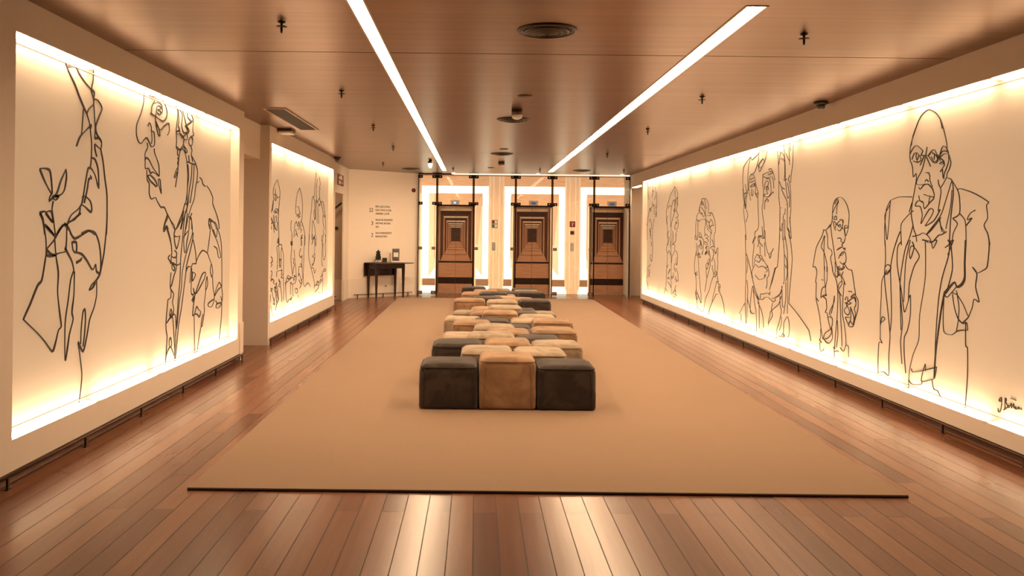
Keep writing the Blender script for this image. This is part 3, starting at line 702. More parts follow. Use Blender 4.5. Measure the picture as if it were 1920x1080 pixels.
(9,'11096,1139 11038,1181 10903,1160 10829,1215 10753,1178'),
(9,'11114,1085 11056,1128 10920,1094 10788,1115 10640,1087 10585,1057 10694,1039'),
(9,'11114,1085 11191,1014 11149,936'),
(9,'11051,982 10896,931 10710,961 10656,1003 10693,1007 10692,975'),
(9,'10588,1134 10532,1047 10548,996 10601,967 10598,891 10633,831'),
(9,'10169,1530 10197,1346 10241,1136 10324,1107 10374,1030 10507,821'),
(9,'10291,1121 10389,967 10490,847'),
(9,'10070,1530 10015,1290 10007,989 10037,927'),
(9,'10015,1290 9934,1220 9913,1054 9958,968'),
(9,'10012,1169 9963,1147 9947,1124'),
(9,'10006,1531 9921,1340 9901,1174 9891,817 9900,579'),
(9,'9880,1531 9815,1437 9763,1238 9803,1001 9843,797 9856,701'),
(9,'9841,703 9581,605 9278,468 9236,423 9193,342'),
(9,'11126,830 11064,741 10887,663'),
(9,'11145,829 11202,718 11234,472 11074,461'),
(9,'11124,777 11059,595 10997,482 10969,208'),
(9,'11044,730 10905,635 10883,532 10876,285'),
(9,'10944,632 10808,540 10730,431 10708,317'),
(9,'10887,669 10756,680 10665,713 10557,722 10451,699 10380,680 10296,706 10330,734 10416,721'),
(9,'10833,746 10850,679'),
(9,'10833,746 10740,753 10559,779 10505,758 10489,803'),
(9,'10297,749 10213,762 10115,812 10069,901'),
(9,'10296,737 10148,798 10100,850'),
(9,'10098,777 10177,673 10276,627 10464,547 10480,495 10531,427 10529,364'),
(9,'10397,666 10429,576 10393,504 10478,432 10530,389'),
(9,'10147,773 10127,653 10092,584 10170,429 10234,348 10248,223'),
(9,'10085,900 10062,683 10029,638'),
(9,'9958,956 9952,765 10011,567'),
(9,'10090,523 10088,438 10151,346'),
(9,'9899,543 9961,501 10007,447 10019,289'),
(9,'9883,545 9834,467 9831,349 9876,296'),
(9,'10182,269 10067,283 10052,321 9971,296 10067,271'),
(9,'11465,573 11548,511 11696,399'),
(9,'11485,558 11485,530'),
(9,'11630,405 11605,282'),
(9,'11363,651 11374,362 11433,232'),
(9,'11392,895 11346,761 11360,569'),
(9,'11341,625 11194,462'),
(9,'11401,1196 11357,1115 11395,991'),
]),
'glasses': ('R', [
(10,'8674,1709 8667,1817 8630,1883 8574,1914 8500,1923 8426,1908 8353,1857 8307,1799 8283,1735 8295,1639 8298,1607 8328,1551 8363,1523 8382,1567 8392,1592'),
(10,'8665,1767 8610,1824 8536,1888 8564,1901 8620,1857'),
(10,'8526,1879 8563,1831 8570,1749'),
(10,'8684,1726 8617,1721 8579,1732 8569,1699 8625,1696 8674,1709 8683,1684'),
(10,'8607,1733 8616,1708'),
(10,'8701,1651 8673,1684'),
(10,'8867,1584 8807,1593 8740,1635 8701,1647 8710,1634 8778,1605'),
(10,'8887,1593 8926,1524 9068,1401 9118,1295 9158,1175 9105,1182 9062,1149 9055,1123'),
(10,'8866,1525 8914,1456 8944,1400 8871,1345 8830,1287 8798,1220 8796,1136'),
(10,'8856,1525 8873,1414 8870,1286 8856,1133'),
(10,'8827,1576 8785,1508 8773,1399 8694,1375 8670,1334 8708,1291 8671,1209 8650,1143'),
(10,'8710,1626 8678,1509 8627,1377 8586,1254 8537,1181'),
(10,'8654,1676 8623,1609 8594,1580'),
(10,'8625,1675 8586,1650 8595,1600'),
(10,'8577,1642 8494,1682 8439,1681 8420,1656 8446,1608 8491,1576 8557,1592'),
(10,'8568,1650 8511,1616 8474,1616 8484,1641 8521,1633'),
(10,'8494,1694 8421,1689 8411,1660'),
(10,'8392,1608 8366,1632 8303,1623 8312,1611 8383,1600'),
(10,'8446,1608 8419,1596 8383,1592 8363,1511 8388,1463 8415,1450'),
(10,'8545,1498 8490,1502 8453,1486 8470,1470 8415,1454 8442,1433 8433,1413 8561,1374'),
(10,'8561,1374 8506,1396 8442,1409'),
(10,'8414,1406 8396,1390 8364,1403 8368,1374'),
(10,'8512,1289 8476,1331 8413,1361 8377,1362 8422,1333 8476,1319'),
(10,'8359,1358 8340,1303 8348,1262 8374,1245'),
(10,'8484,1257 8428,1235 8383,1245 8356,1222 8302,1192 8206,1179'),
(10,'8383,1245 8410,1212 8373,1205 8427,1178 8500,1171 8519,1199 8483,1208'),
(10,'8596,1253 8584,1146'),
(10,'8538,1206 8527,1149'),
(10,'9144,1178 9088,1171 9053,1117 9084,1013 9065,996 9068,838 9021,749 8963,635 8927,511 8892,434 8870,405 8754,433 8673,488 8664,543'),
(10,'9068,838 9000,806'),
(10,'8847,1190 8859,1081 8835,974 8874,972 8927,931 8940,848 8893,875 8808,895 8797,878'),
(10,'8784,1193 8787,1058 8821,975 8818,885 8893,870 8807,845'),
(10,'8930,1045 8880,1044'),
(10,'8807,845 8788,753 8824,700 8782,699 8760,657'),
(10,'8760,661 8657,659 8645,598 8674,546 8716,572 8760,657'),
(10,'8602,897 8610,831 8700,734 8719,697 8678,674'),
(10,'8602,897 8639,775 8682,700'),
(10,'8715,541 8654,548 8819,479 8870,409'),
(10,'8654,544 8641,448 8712,385 8785,380 8849,408'),
(10,'8938,510 8935,419 8967,387 8912,363'),
(10,'8956,361 8943,281 8899,269 8846,304'),
(10,'8660,1199 8638,1129 8576,1079 8534,994 8521,856 8536,680 8562,520 8588,358'),
(10,'8608,1139 8566,1097 8508,1127 8546,1090'),
(10,'8539,1204 8527,1117 8489,1188 8431,1182 8412,1209'),
(10,'8508,1144 8469,1137 8507,1118 8449,1117 8401,1158'),
(10,'8439,1113 8390,1073 8350,1024'),
(10,'8448,1104 8427,1036 8504,962 8434,906'),
(10,'8438,1061 8505,1022 8523,952 8483,928'),
(10,'8380,1065 8404,866 8410,728 8360,613 8328,489 8326,412'),
(10,'8483,946 8461,818 8448,672 8424,519 8416,391'),
(10,'8526,646 8512,508 8544,365'),
(10,'8326,412 8382,345 8454,373'),
(10,'8336,411 8270,412 8262,305'),
(10,'8619,354 8568,348'),
(10,'8587,310 8518,329 8498,323'),
(10,'8598,357 8590,254'),
(10,'8336,1212 8279,1185 8214,1180 8185,1118 8146,1004 8126,939 8199,929 8226,914 8126,914 8115,848 8150,804 8122,756 8148,695'),
(10,'8283,966 8214,971 8209,958'),
(10,'8199,929 8145,954 8117,931 8072,894 8070,811 8121,715 8173,626 8256,615 8275,631 8333,684 8333,701 8249,706'),
(10,'8356,870 8329,906 8291,901 8300,874'),
(10,'8355,844 8327,847 8317,805 8373,774 8353,742 8287,727 8250,760 8289,808 8327,838'),
(10,'8216,894 8271,868 8243,854 8215,856 8271,835 8308,848 8281,876'),
(10,'8217,902 8144,904 8125,872'),
(10,'8233,813 8222,746 8230,678 8275,623'),
(10,'8233,813 8157,719 8174,643 8230,672 8266,649'),
]),
'bald': ('R', [
(9,'7121,2169 7134,2242 7113,2336 7016,2491 6952,2553 6846,2587 6742,2546 6671,2485 6620,2394 6575,2278 6568,2211'),
(9,'7005,2501 7081,2404 7112,2312'),
(9,'6671,2485 6639,2402'),
(9,'7134,2242 7078,2290 7023,2305 6935,2258 6928,2246 6956,2213'),
(9,'7099,2191 7066,2236 7022,2243 6966,2203 6955,2172 7009,2159 7076,2177'),
(9,'7022,2243 7032,2209 7009,2165'),
(9,'6988,2216 7010,2183'),
(9,'6956,2213 6881,2207 6849,2204 6808,2211'),
(9,'6861,2276 6881,2207 6932,2095 7006,2018 7016,1971 6897,1964 6834,1961 6771,1917 6749,1853 6895,1877'),
(9,'6902,2208 6965,2132'),
(9,'6870,2194 6806,2108'),
(9,'6839,2203 6787,2238 6746,2240 6715,2203 6685,2177 6714,2135 6765,2139 6817,2178 6839,2203'),
(9,'6787,2221 6725,2192 6704,2156 6755,2144 6797,2187'),
(9,'6746,2205 6755,2161'),
(9,'6715,2203 6685,2166 6616,2193 6548,2192 6577,2212 6636,2217 6675,2176 6664,2142'),
(9,'6675,2187 6646,2241 6617,2260 6578,2239 6548,2198'),
(9,'6665,2164 6615,2137 6604,2103 6633,2072 6612,1992 6603,2036 6547,2121 6548,2187'),
(9,'6674,2120 6634,2133 6614,2115 6654,2113'),
(9,'6663,2052 6633,2072 6622,2004'),
(9,'6548,2187 6514,2118 6536,2065 6564,2034 6573,2001 6650,1928 6681,1952 6691,1992'),
(9,'6660,1928 6649,1883 6686,1738 6657,1749 6746,1660 6869,1616'),
(9,'7110,2168 7086,2118 7073,2040 7029,2066 7024,2019 7049,1925 7080,1832 7101,1725 7076,1641 7053,1581'),
(9,'6878,2061 6836,2058 6814,2028 6814,1994 6771,1934'),
(9,'6887,1987 6866,2003 6834,1984'),
(9,'6983,1946 6961,1927 6918,1954 6887,1969'),
(9,'6908,1959 6834,1961 6761,1911'),
(9,'6906,1883 6853,1869 6749,1848 6810,1810 6893,1761 6916,1820 7003,1829 7035,1788 6958,1780 6924,1709 6944,1634 6871,1708 6809,1758 6757,1746 6777,1706 6880,1616'),
(9,'6982,1875 6970,1839 6926,1814'),
(9,'6811,1856 6831,1799'),
(9,'7459,1852 7313,1877 7092,1868'),
(9,'7459,1852 7469,1758 7491,1594 7514,1493 7541,1595 7557,1722 7470,1808'),
(9,'7459,1852 7532,1772 7562,1595 7551,1442'),
(9,'7067,1748 7146,1714 7260,1643 7271,1569 7256,1447'),
(9,'7091,1820 7135,1737'),
(9,'7283,1569 7329,1508 7364,1445'),
(9,'7065,1629 7108,1545 7163,1451'),
(9,'7053,1581 7019,1534 7007,1481'),
(9,'7074,1528 6975,1540 6911,1558 6857,1546 6785,1581 6646,1681'),
(9,'6573,2001 6497,1974 6476,1875 6493,1766 6510,1657 6525,1462'),
(9,'6497,1974 6570,1835 6646,1704 6745,1626 6857,1546'),
(9,'6495,1897 6512,1767 6575,1591'),
(9,'6497,1974 6420,1894 6392,1828 6390,1709 6482,1673'),
(9,'6420,1894 6384,1903 6241,1869 6137,1833 6029,1785 6053,1763 6038,1671 6080,1615 6033,1549 6010,1470'),
(9,'6390,1709 6325,1665 6307,1612 6300,1465'),
(9,'6190,1731 6255,1706 6290,1659 6229,1672 6307,1612'),
(9,'6472,1667 6416,1629 6470,1558 6487,1471'),
(9,'6675,1682 6644,1614 6594,1569 6565,1569 6623,1547 6683,1536 6773,1478 6804,1512 6857,1546'),
(9,'6665,1670 6634,1580 6594,1558'),
(9,'6920,1499 6867,1494 6835,1477'),
(9,'6525,1481 6488,1498 6469,1493'),
(9,'7551,1491 7537,1319 7555,1180 7542,1078 7504,926 7455,709 7440,608 7460,435 7456,265 7542,276 7630,261 7658,265 7646,529 7583,538 7626,576'),
(9,'7555,1172 7602,1109 7610,969 7623,794 7619,577'),
(9,'7339,1494 7396,1391 7443,1254 7442,1169 7417,815 7441,659'),
(9,'7546,1241 7495,1269 7436,1238 7554,1167 7511,1217'),
(9,'7436,1221 7510,1174'),
(9,'7621,698 7588,780 7535,768 7604,726'),
(9,'7141,1496 7202,1396 7261,1196 7275,1062 7227,768 7255,599 7229,404'),
(9,'7267,1478 7324,1427 7328,1276 7276,1112 7242,1015 7197,862 7146,940 7101,1022 7097,847 7141,712 7193,640 7193,509 7164,333'),
(9,'7111,1496 7184,1298 7209,951'),
(9,'7275,1079 7251,699'),
(9,'7080,1480 7048,1432 7107,1334 7124,1398 7079,1448 6963,1362 7045,1271 7118,1122 7131,974'),
(9,'6873,1498 6867,1185 6948,863 6958,655 7045,515 7103,360 7115,211'),
(9,'6916,1498 6844,1491 6788,1484 6759,1430 6718,1469 6705,1500 6816,1476'),
(9,'6545,1502 6518,1472 6583,1441'),
(9,'6519,1502 6530,1383 6618,1199 6668,1013 6703,704 6712,426'),
(9,'6506,1487 6492,1413 6476,1281 6513,1175 6550,1098'),
(9,'6468,1503 6543,1382'),
(9,'6423,1136 6486,1087 6549,1045 6589,1065'),
(9,'6423,1107 6410,1078 6486,1087'),
(9,'6589,1050 6599,898 6584,764 6479,755 6404,793 6331,810 6270,817 6283,873 6331,860 6394,890 6445,973 6473,1074'),
(9,'6410,1078 6383,978 6393,875 6417,785'),
(9,'6422,1085 6334,1012 6272,931 6260,918 6332,867'),
(9,'6018,1507 6017,1439 6037,1314 6081,1284 6161,1259 6215,1299 6160,1252 6175,1153 6129,1044 6192,1060 6214,994 6260,918'),
(9,'6295,879 6292,699 6268,674 6264,474 6291,211'),
(9,'7073,389 7042,362 6880,406 6712,457 6685,462 6711,373 6766,348 6907,306 6894,380 6853,465 6851,403'),
(9,'6893,309 6921,280 7055,255 7117,284'),
(9,'6752,350 6723,279 6668,274 6627,236'),
(30,'6307,1504 6316,1331 6314,1216 6349,1163 6411,1137 6449,1171 6512,1130 6563,1089 6589,1065 6627,941 6664,770 6701,581 6719,371'),
]),
'signature': ('R', [
(7,'5854,386 5868,383 5884,364 5879,354 5862,361 5854,384 5854,342 5861,305 5875,279 5891,277 5895,301'),
(7,'5816,392 5818,356 5818,318 5834,302 5802,321 5788,338 5810,361 5803,377 5808,390 5819,388'),
(7,'5794,344 5778,347 5791,334 5775,331 5749,367 5748,333 5725,369 5722,339 5706,349 5699,354 5706,339 5691,337 5673,356 5667,343 5650,351 5639,346'),
(7,'5760,398 5734,400 5699,398'),
]),
}
OTTO = [(1, -0.223, 0.506, 0.371, 'D'), (1, 0.28, 0.491, 0.424, 'O'), (1, 0.782, 0.509, 0.368, 'D'), (2, 0.11, 0.493, 0.412, 'C'), (2, 0.604, 0.489, 0.402, 'C'), (3, -0.172, 0.511, 0.407, 'D'), (3, 0.323, 0.47, 0.423, 'O'), (3, 0.808, 0.491, 0.408, 'C'), (4, 0.17, 0.504, 0.43, 'C'), (4, 0.662, 0.471, 0.399, 'D'), (5, -0.128, 0.499, 0.36, 'C'), (5, 0.368, 0.481, 0.412, 'O'), (5, 0.869, 0.498, 0.428, 'O'), (6, 0.225, 0.49, 0.403, 'C'), (6, 0.72, 0.489, 0.343, 'D'), (7, -0.044, 0.482, 0.396, 'O'), (7, 0.445, 0.496, 0.347, 'D'), (7, 0.944, 0.489, 0.427, 'O'), (8, 0.204, 0.479, 0.367, 'D'), (8, 0.69, 0.479, 0.375, 'C'), (9, -0.17, 0.504, 0.339, 'C'), (9, 0.332, 0.488, 0.43, 'O'), (9, 0.837, 0.495, 0.374, 'C'), (10, 0.162, 0.481, 0.373, 'O'), (10, 0.646, 0.488, 0.373, 'D'), (11, -0.082, 0.509, 0.329, 'T'), (11, 0.436, 0.497, 0.41, 'C'), (11, 0.936, 0.493, 0.324, 'T'), (12, 0.175, 0.506, 0.339, 'O'), (12, 0.681, 0.506, 0.32, 'D'), (13, -0.094, 0.509, 0.429, 'O'), (13, 0.424, 0.515, 0.413, 'C'), (13, 0.937, 0.501, 0.429, 'D'), (14, 0.2, 0.502, 0.428, 'D'), (14, 0.727, 0.516, 0.405, 'O'), (15, -0.048, 0.494, 0.341, 'T'), (15, 0.454, 0.494, 0.396, 'C'), (15, 0.958, 0.494, 0.333, 'T'), (16, 0.312, 0.512, 0.43, 'D'), (17, -0.014, 0.509, 0.38, 'O'), (17, 0.501, 0.5, 0.345, 'O'), (17, 1.017, 0.522, 0.41, 'D'), (18, 0.244, 0.507, 0.366, 'O'), (18, 0.76, 0.506, 0.367, 'D'), (19, -0.03, 0.513, 0.317, 'D'), (19, 0.482, 0.492, 0.302, 'T'), (19, 0.989, 0.502, 0.36, 'C'), (20, 0.2, 0.507, 0.327, 'O'), (20, 0.714, 0.497, 0.3, 'D'), (21, -0.041, 0.507, 0.357, 'D'), (21, 0.478, 0.501, 0.312, 'O'), (21, 0.996, 0.512, 0.335, 'D')]
# ------------------------------------------------------------------ setting
XL, XR, ZC, YB, YG, YW = -2.73, 3.66, 2.9, -6.0, 19.6, 20.4
def st(name, mb, m, **k): return tag(mb.build(name, m, **k), kind='structure')
st('floor', MB().box(-6, 6, YB, 21.2, -.1, 0), M['floor'])

# left wall: pieces round the two recesses, the passage and the doorway
def rec_wall(mb, side, y0, y1, ra, rb, z0, z1, zt=ZC, d=.3):
    xa, xb = (XL - d, XL) if side < 0 else (XR, XR + d)
    kz = .082; mb.box(xa, xb, y0, ra, kz, zt); mb.box(xa, xb, rb, y1, kz, zt)
    mb.box(xa, xb, ra, rb, kz, z0); mb.box(xa, xb, ra, rb, z1, zt)
L1 = (4.85, 9.43, .262, 2.69); L2 = (10.92, 15.65, .285, 2.68); R1 = (4.7, 18.1, .2, 2.668)
mb = MB(); rec_wall(mb, -1, YB, 9.62, *L1); mb.box(XL - .3, XL - .13, *L1); st('wall_left', mb, M['wall'])
mb = MB(); rec_wall(mb, -1, 10.8, 15.85, *L2); mb.box(XL - .3, XL - .13, *L2); st('wall_left_far', mb, M['wall'])
mb = MB(); rec_wall(mb, 1, YB, 18.25, *R1); mb.box(XR, XR + .3, 18.25, 19.62, 2.64, ZC); mb.box(XR, XR + .04, 19.62, YW + .3, 0, ZC); mb.box(XR + .13, XR + .3, R1[0], R1[1], R1[2], R1[3])
st('wall_right', mb, M['wall'])
st('baseboard_left_near', MB().box(XL - .3, XL - .05, YB, 9.55, 0, .082), M['kick'])
st('baseboard_left_far', MB().box(XL - .3, XL - .05, 10.9, 15.83, 0, .082), M['kick'])
st('baseboard_right', MB().box(XR + .05, XR + .3, YB, 18.23, 0, .082), M['kick'])
st('trim_1', MB().box(XL - .3, XL, 10.8, 10.9, 0, .082), M['plinth']); st('trim_2', MB().box(XL - .3, XL, 9.55, 9.62, 0, .082), M['plinth'])
# passage in the left wall
st('wall_passage', MB().box(-2.97, -2.85, 9.62, 10.8, 2.45, ZC).box(-5.5, -3.03, 10.8, 11.1, 0, ZC).box(-5.5, -3.03, 9.3, 9.62, 0, ZC)
   .box(-5.6, -5.5, 9.3, 11.1, 0, ZC).box(-5.5, -2.97, 9.62, 10.8, 2.45, 2.5), M['wall'])
# wall with the doorway, diagonal wall, stair lobby behind it
DX = -2.87
st('wall_left_end', MB().box(DX - .14, DX, 15.85, 16.3, 0, ZC).box(DX - .03, DX, 17.75, 18.42, 0, ZC).box(DX - .14, DX, 16.3, 17.75, 2.3, ZC)
   .box(-3.03, DX, 15.7, 15.85, 0, ZC), M['wall'])
A, B = Vector((DX, 18.42, 0)), Vector((-1.37, 19.72, 0)); U = (B - A).normalized(); NN = Vector((U.y, -U.x, 0)); DA = math.atan2(U.y, U.x)
mb = MB(); mb.prism([A, B, B - NN * .12, A - NN * .12], (0, 0, ZC)); st('wall_diagonal', mb, M['wall'])
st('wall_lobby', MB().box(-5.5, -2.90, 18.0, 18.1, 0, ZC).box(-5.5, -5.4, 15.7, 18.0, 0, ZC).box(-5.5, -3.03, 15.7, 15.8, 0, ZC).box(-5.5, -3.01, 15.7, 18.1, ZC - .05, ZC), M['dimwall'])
# plinths
mb = MB(); mb.prism([A + NN * .0, B + NN * .0, B + NN * .015, A + NN * .015], (0, 0, .44)); st('baseboard_diagonal', mb, M['plinth'])
st('baseboard_left', MB().box(DX, DX + .012, 15.9, 16.3, 0, .44).box(DX, DX + .012, 17.75, 18.40, 0, .44).box(-5.4, -2.91, 17.985, 18.0, 0, .44)
   .box(-2.731, -2.718, 9.5, 9.632, .082, .44), M['plinth'])
# lift lobby shell
st('wall_elevator_side', MB().box(-1.52, -1.40, 19.72, YW + .3, 0, ZC), M['wall'])
# niche on the right
st('wall_niche', MB().box(XR + .04, 5.2, 20.1, 20.2, 0, ZC).box(XR + .3, 5.2, 18.15, 18.25, 0, ZC).box(5.1, 5.2, 18.25, 20.1, 0, ZC).box(XR + .04, 5.1, 18.25, 20.1, 2.75, 2.8), M['wall'])
# shell behind the camera
st('wall_back', MB().box(-3.1, 4.1, YB - .1, YB, 0, ZC), M['backwall'])

# ceiling with the slots of the two light strips left open
SL = (-.785, -.69, 4.86, 18.66); SR = (1.612, 1.728, 4.93, 18.7)
mb = MB(); z0, z1 = ZC, ZC + .08
xs = [-3.1, SL[0], SL[1], SR[0], SR[1], 4.0]
def cband(y0, y1):
    for k, (a, b) in enumerate(zip(xs, xs[1:])):
        segs = [(y0, y1)]
        for sx, s in ((1, SL), (3, SR)):
            if k == sx:
                segs = [(p, q) for p, q in ((y0, min(y1, s[2])), (max(y0, s[3]), y1)) if q > p + 1e-4]
        for p, q in segs: mb.box(a, b, p, q, z0, z1)
g = .008
for p, q in ((YB, -1.7), (-1.7, 6.33), (6.33, 14.35), (14.35, 21.0)): cband(p + g, q - g)
st('ceiling', mb, M['ceil'])
st('ceiling_void', MB().box(-6, 6, YB, 21.2, ZC + .25, ZC + .3), M['black'])

def light_strip(name, s, label, ends):
    t = thing(name, ((s[0] + s[1]) / 2, s[2], ZC), label, 'ceiling light', 'long light strips in the ceiling')
    w = (s[1] - s[0]) / 2; L = s[3] - s[2]
    MB().box(-w - .012, -w + .002, -.01, L + .01, -.004, .06).box(w - .002, w + .012, -.01, L + .01, -.004, .06)\
        .box(-w, w, -.012, 0, -.004, .06).box(-w, w, L, L + .012, -.004, .06).box(-w, w, 0, L, .055, .06).build('frame', M['trim'], t)
    n = round(L / 1.18); p = L / n
    for k in range(n):
        MB().box(-w + .003, w - .003, k * p + .02, (k + 1) * p - .02, .012, .02).build('diffuser', M['strip'], t)
light_strip('ceiling_light_strip', SL, 'long narrow glowing light strip in the ceiling left of the round vents', 0)
light_strip('ceiling_light_strip', SR, 'long narrow glowing light strip in the ceiling right of the round vents', 1)

# murals: panel with a little added glow + cove tubes in the ledge above and below
def mural(side, r, label, top_l, bot_l):
    X = XL - .10 if side < 0 else XR + .10
    ya, yb, za, zb = r; s = -1 if side < 0 else 1
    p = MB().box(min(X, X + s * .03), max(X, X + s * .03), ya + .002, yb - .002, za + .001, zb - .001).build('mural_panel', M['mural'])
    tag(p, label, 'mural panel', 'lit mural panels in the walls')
    a, c = sorted((X - s * .001, X - s * .007)); [MB().box(a, c, ya + .01, yb - .01, zz, zz + .007).build('edge_trim', M['trim'], p) for zz in (za + .03, zb - .037)]
    x0, x1 = sorted((X - s * .008, X - s * .098)); n = round((yb - ya) / 1.2); q = (yb - ya) / n
    for zz, lb in ((za, bot_l), (zb, top_l)):
        up = 1 if zz == za else -1
        t = thing('cove_light', ((x0 + x1) / 2, ya, zz), lb, 'cove light', 'cove lights edging the murals')
        w = (x1 - x0) / 2; a, b = sorted((0, up * .004))
        MB().box(-w, w, .002, yb - ya - .002, a, b).build('housing', M['trim'], t)
        for k in range(n):
            a, b = sorted((up * .004, up * .016))
            MB().box(-w + .004, w - .004, k * q + .055, (k + 1) * q - .055, a, b).build('tube', M['tube'], t)
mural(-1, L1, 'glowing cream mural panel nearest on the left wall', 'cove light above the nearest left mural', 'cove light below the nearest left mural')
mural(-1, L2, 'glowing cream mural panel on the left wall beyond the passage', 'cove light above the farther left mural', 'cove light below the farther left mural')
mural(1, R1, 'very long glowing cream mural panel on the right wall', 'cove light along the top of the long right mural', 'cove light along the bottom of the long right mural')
# niche light
t = thing('niche_light', (XR + .08, 19.0, 2.632), 'short light at the top of the niche at the far right', 'light')
MB().box(-.06, .06, -.52, .52, -.02, .006).build('housing', M['trim'], t); MB().box(-.05, .05, -.5, .5, -.03, -.02).build('tube', M['tube'], t)

# drawings
LAB = {'hand': ('line drawing of a figure with bow tie and raised loops, leftmost on the left mural', 'L'),
 'profile': ('line drawing of a long-nosed face in profile with open lips, on the near left mural', 'L'),
 'stooped': ('line drawing of a stooping figure in a jacket, at right on the near left mural', 'L'),
 'beard': ('line drawing of a pointed head above tangled lines, leftmost on the farther left mural', 'L'),
 'pointed': ('line drawing of a tall pointed head and shoulders, middle of the farther left mural', 'L'),
 'pair': ('line drawing of two narrow figures, rightmost on the farther left mural', 'L'),
 'far': ('line drawing of a narrow face, farthest figure on the long right mural', 'R'),
 'narrow': ('line drawing of a slim head in profile, second farthest on the right mural', 'R'),
 'headscarf': ('line drawing of a person with knotted headscarf and hands at the chin, right mural', 'R'),
 'longhair': ('line drawing of a large face framed by long straight hair, middle of the right mural', 'R'),
 'glasses': ('line drawing of a small bald man in glasses holding his hands, right mural', 'R'),
 'bald': ('line drawing of a tall bald man in spectacles and open coat, nearest on right mural', 'R'),
 'signature': ('handwritten signature at the lower near corner of the right mural', 'R')}
def catmull(P, sub=4):
    if len(P) < 3: return P
    out = []
    for i in range(len(P) - 1):
        p0, p1, p2, p3 = P[max(i - 1, 0)], P[i], P[i + 1], P[min(i + 2, len(P) - 1)]
        for k in range(sub):
            t = k / sub; t2 = t * t; t3 = t2 * t
            out.append(tuple(.5 * (2 * p1[j] + (p2[j] - p0[j]) * t * .8 + (2 * p0[j] - 5 * p1[j] + 4 * p2[j] - p3[j]) * t2 * .8 * 1 + (3 * p1[j] - p0[j] - 3 * p2[j] + p3[j]) * t3 * .8
                       + (1 - .8) * (2 * (p2[j] - p1[j])) * t) for j in (0, 1)))
    out.append(P[-1]); return out
def drawing(name, X, s, strokes):
    bm = bmesh.new()
    for w, txt in strokes:
        P = [tuple(int(q) / 1000 for q in p.split(',')) for p in txt.split()]
        P = catmull(P); n = len(P); A_ = []
        for i, p in enumerate(P):
            a, b = P[max(i - 1, 0)], P[min(i + 1, n - 1)]
            dy, dz = b[0] - a[0], b[1] - a[1]; L = math.hypot(dy, dz) or 1
            h = w / 2000 * (.86 if s > 0 else 1.05) * (.8 + .35 * math.sin(i * .37 + p[1] * 9)) * (.62 + .5 * abs(dy) / L)
            ny, nz = -dz / L * h, dy / L * h
            A_.append([bm.verts.new((X + ox, p[0] + ny * k, p[1] + nz * k)) for ox, k in ((0, 1), (-s * .006, .8), (-s * .006, -.8), (0, -1))])
        for a, b in zip(A_, A_[1:]):
            for j in range(3): bm.faces.new((a[j], a[j + 1], b[j + 1], b[j]))
        bm.faces.new(A_[0]); bm.faces.new(A_[-1][::-1])
    bmesh.ops.recalc_face_normals(bm, faces=bm.faces)
    me = bpy.data.meshes.new(name); bm.to_mesh(me); bm.free(); me.materials.append(M['ink'])
    o = bpy.data.objects.new(name, me); COL.objects.link(o); return o
for k, (sd, strokes) in ART.items():
    X, s = (XL - .10, -1) if sd == 'L' else (XR + .10, 1)
    o = drawing('signature' if k == 'signature' else 'portrait_drawing', X, s, strokes)
    tag(o, LAB[k][0], 'writing' if k == 'signature' else 'drawing', None if k == 'signature' else 'line drawings on the murals')

# ------------------------------------------------------------------ floor rails
def rail(p, q, first, step, label):
    p, q = Vector(p), Vector(q); d = (q - p); L = d.length; d.normalize()
    t = thing('floor_rail', (p.x, p.y, 0), label, 'rail', 'low bars along the wall bases', rz=math.atan2(d.y, d.x))
    MB().tube([(0, 0, .074), (L, 0, .074)], .008, 10).build('bar', M['rail'], t)
    x = first
    while x < L - .02:
        MB().box(x - .009, x + .009, -.007, .007, 0, .068).box(x - .02, x + .02, -.012, .012, 0, .005).build('bracket', M['rail'], t)
        x += step
rail((-2.705, 4.68, 0), (-2.705, 9.68, 0), .09, .953, 'low dark rail along the base of the near left wall')
rail((-2.705, 10.82, 0), (-2.705, 15.9, 0), .06, .83, 'low dark rail at the wall base under the farther left mural')
rail((3.635, 3.4, 0), (3.635, 18.2, 0), .12, .953, 'long low dark rail along the base of the right wall')
a = A + NN * .06 + U * .12; b = A + NN * .06 + U * 1.75
rail(a, b, .1, .7, 'low dark rail behind the side table on the angled wall')
rail((-4.2, 17.93, 0), (-3.05, 17.93, 0), .3, .6, 'low dark rail inside the doorway at the far left')

# ------------------------------------------------------------------ rug
q = [(-1.672, 4.80), (2.54, 4.80), (2.665, 18.62), (-1.745, 18.62)]
t = thing('rug', (.45, 4.8, 0), 'very large plain sandy beige rug with dark bound edge on the plank floor', 'rug')
mb = MB(); mb.prism([(x - .45, y - 4.8, 0) for x, y in q], (0, 0, .014)); mb.build('pile', M['rug'], t)
for (x0, y0), (x1, y1) in ((q[0], q[1]), (q[2], q[3])):
    MB().tube([(x0 - .45, y0 - 4.8, .008), (x1 - .45, y1 - 4.8, .008)], .008, 8).build('binding', M['binding'], t)

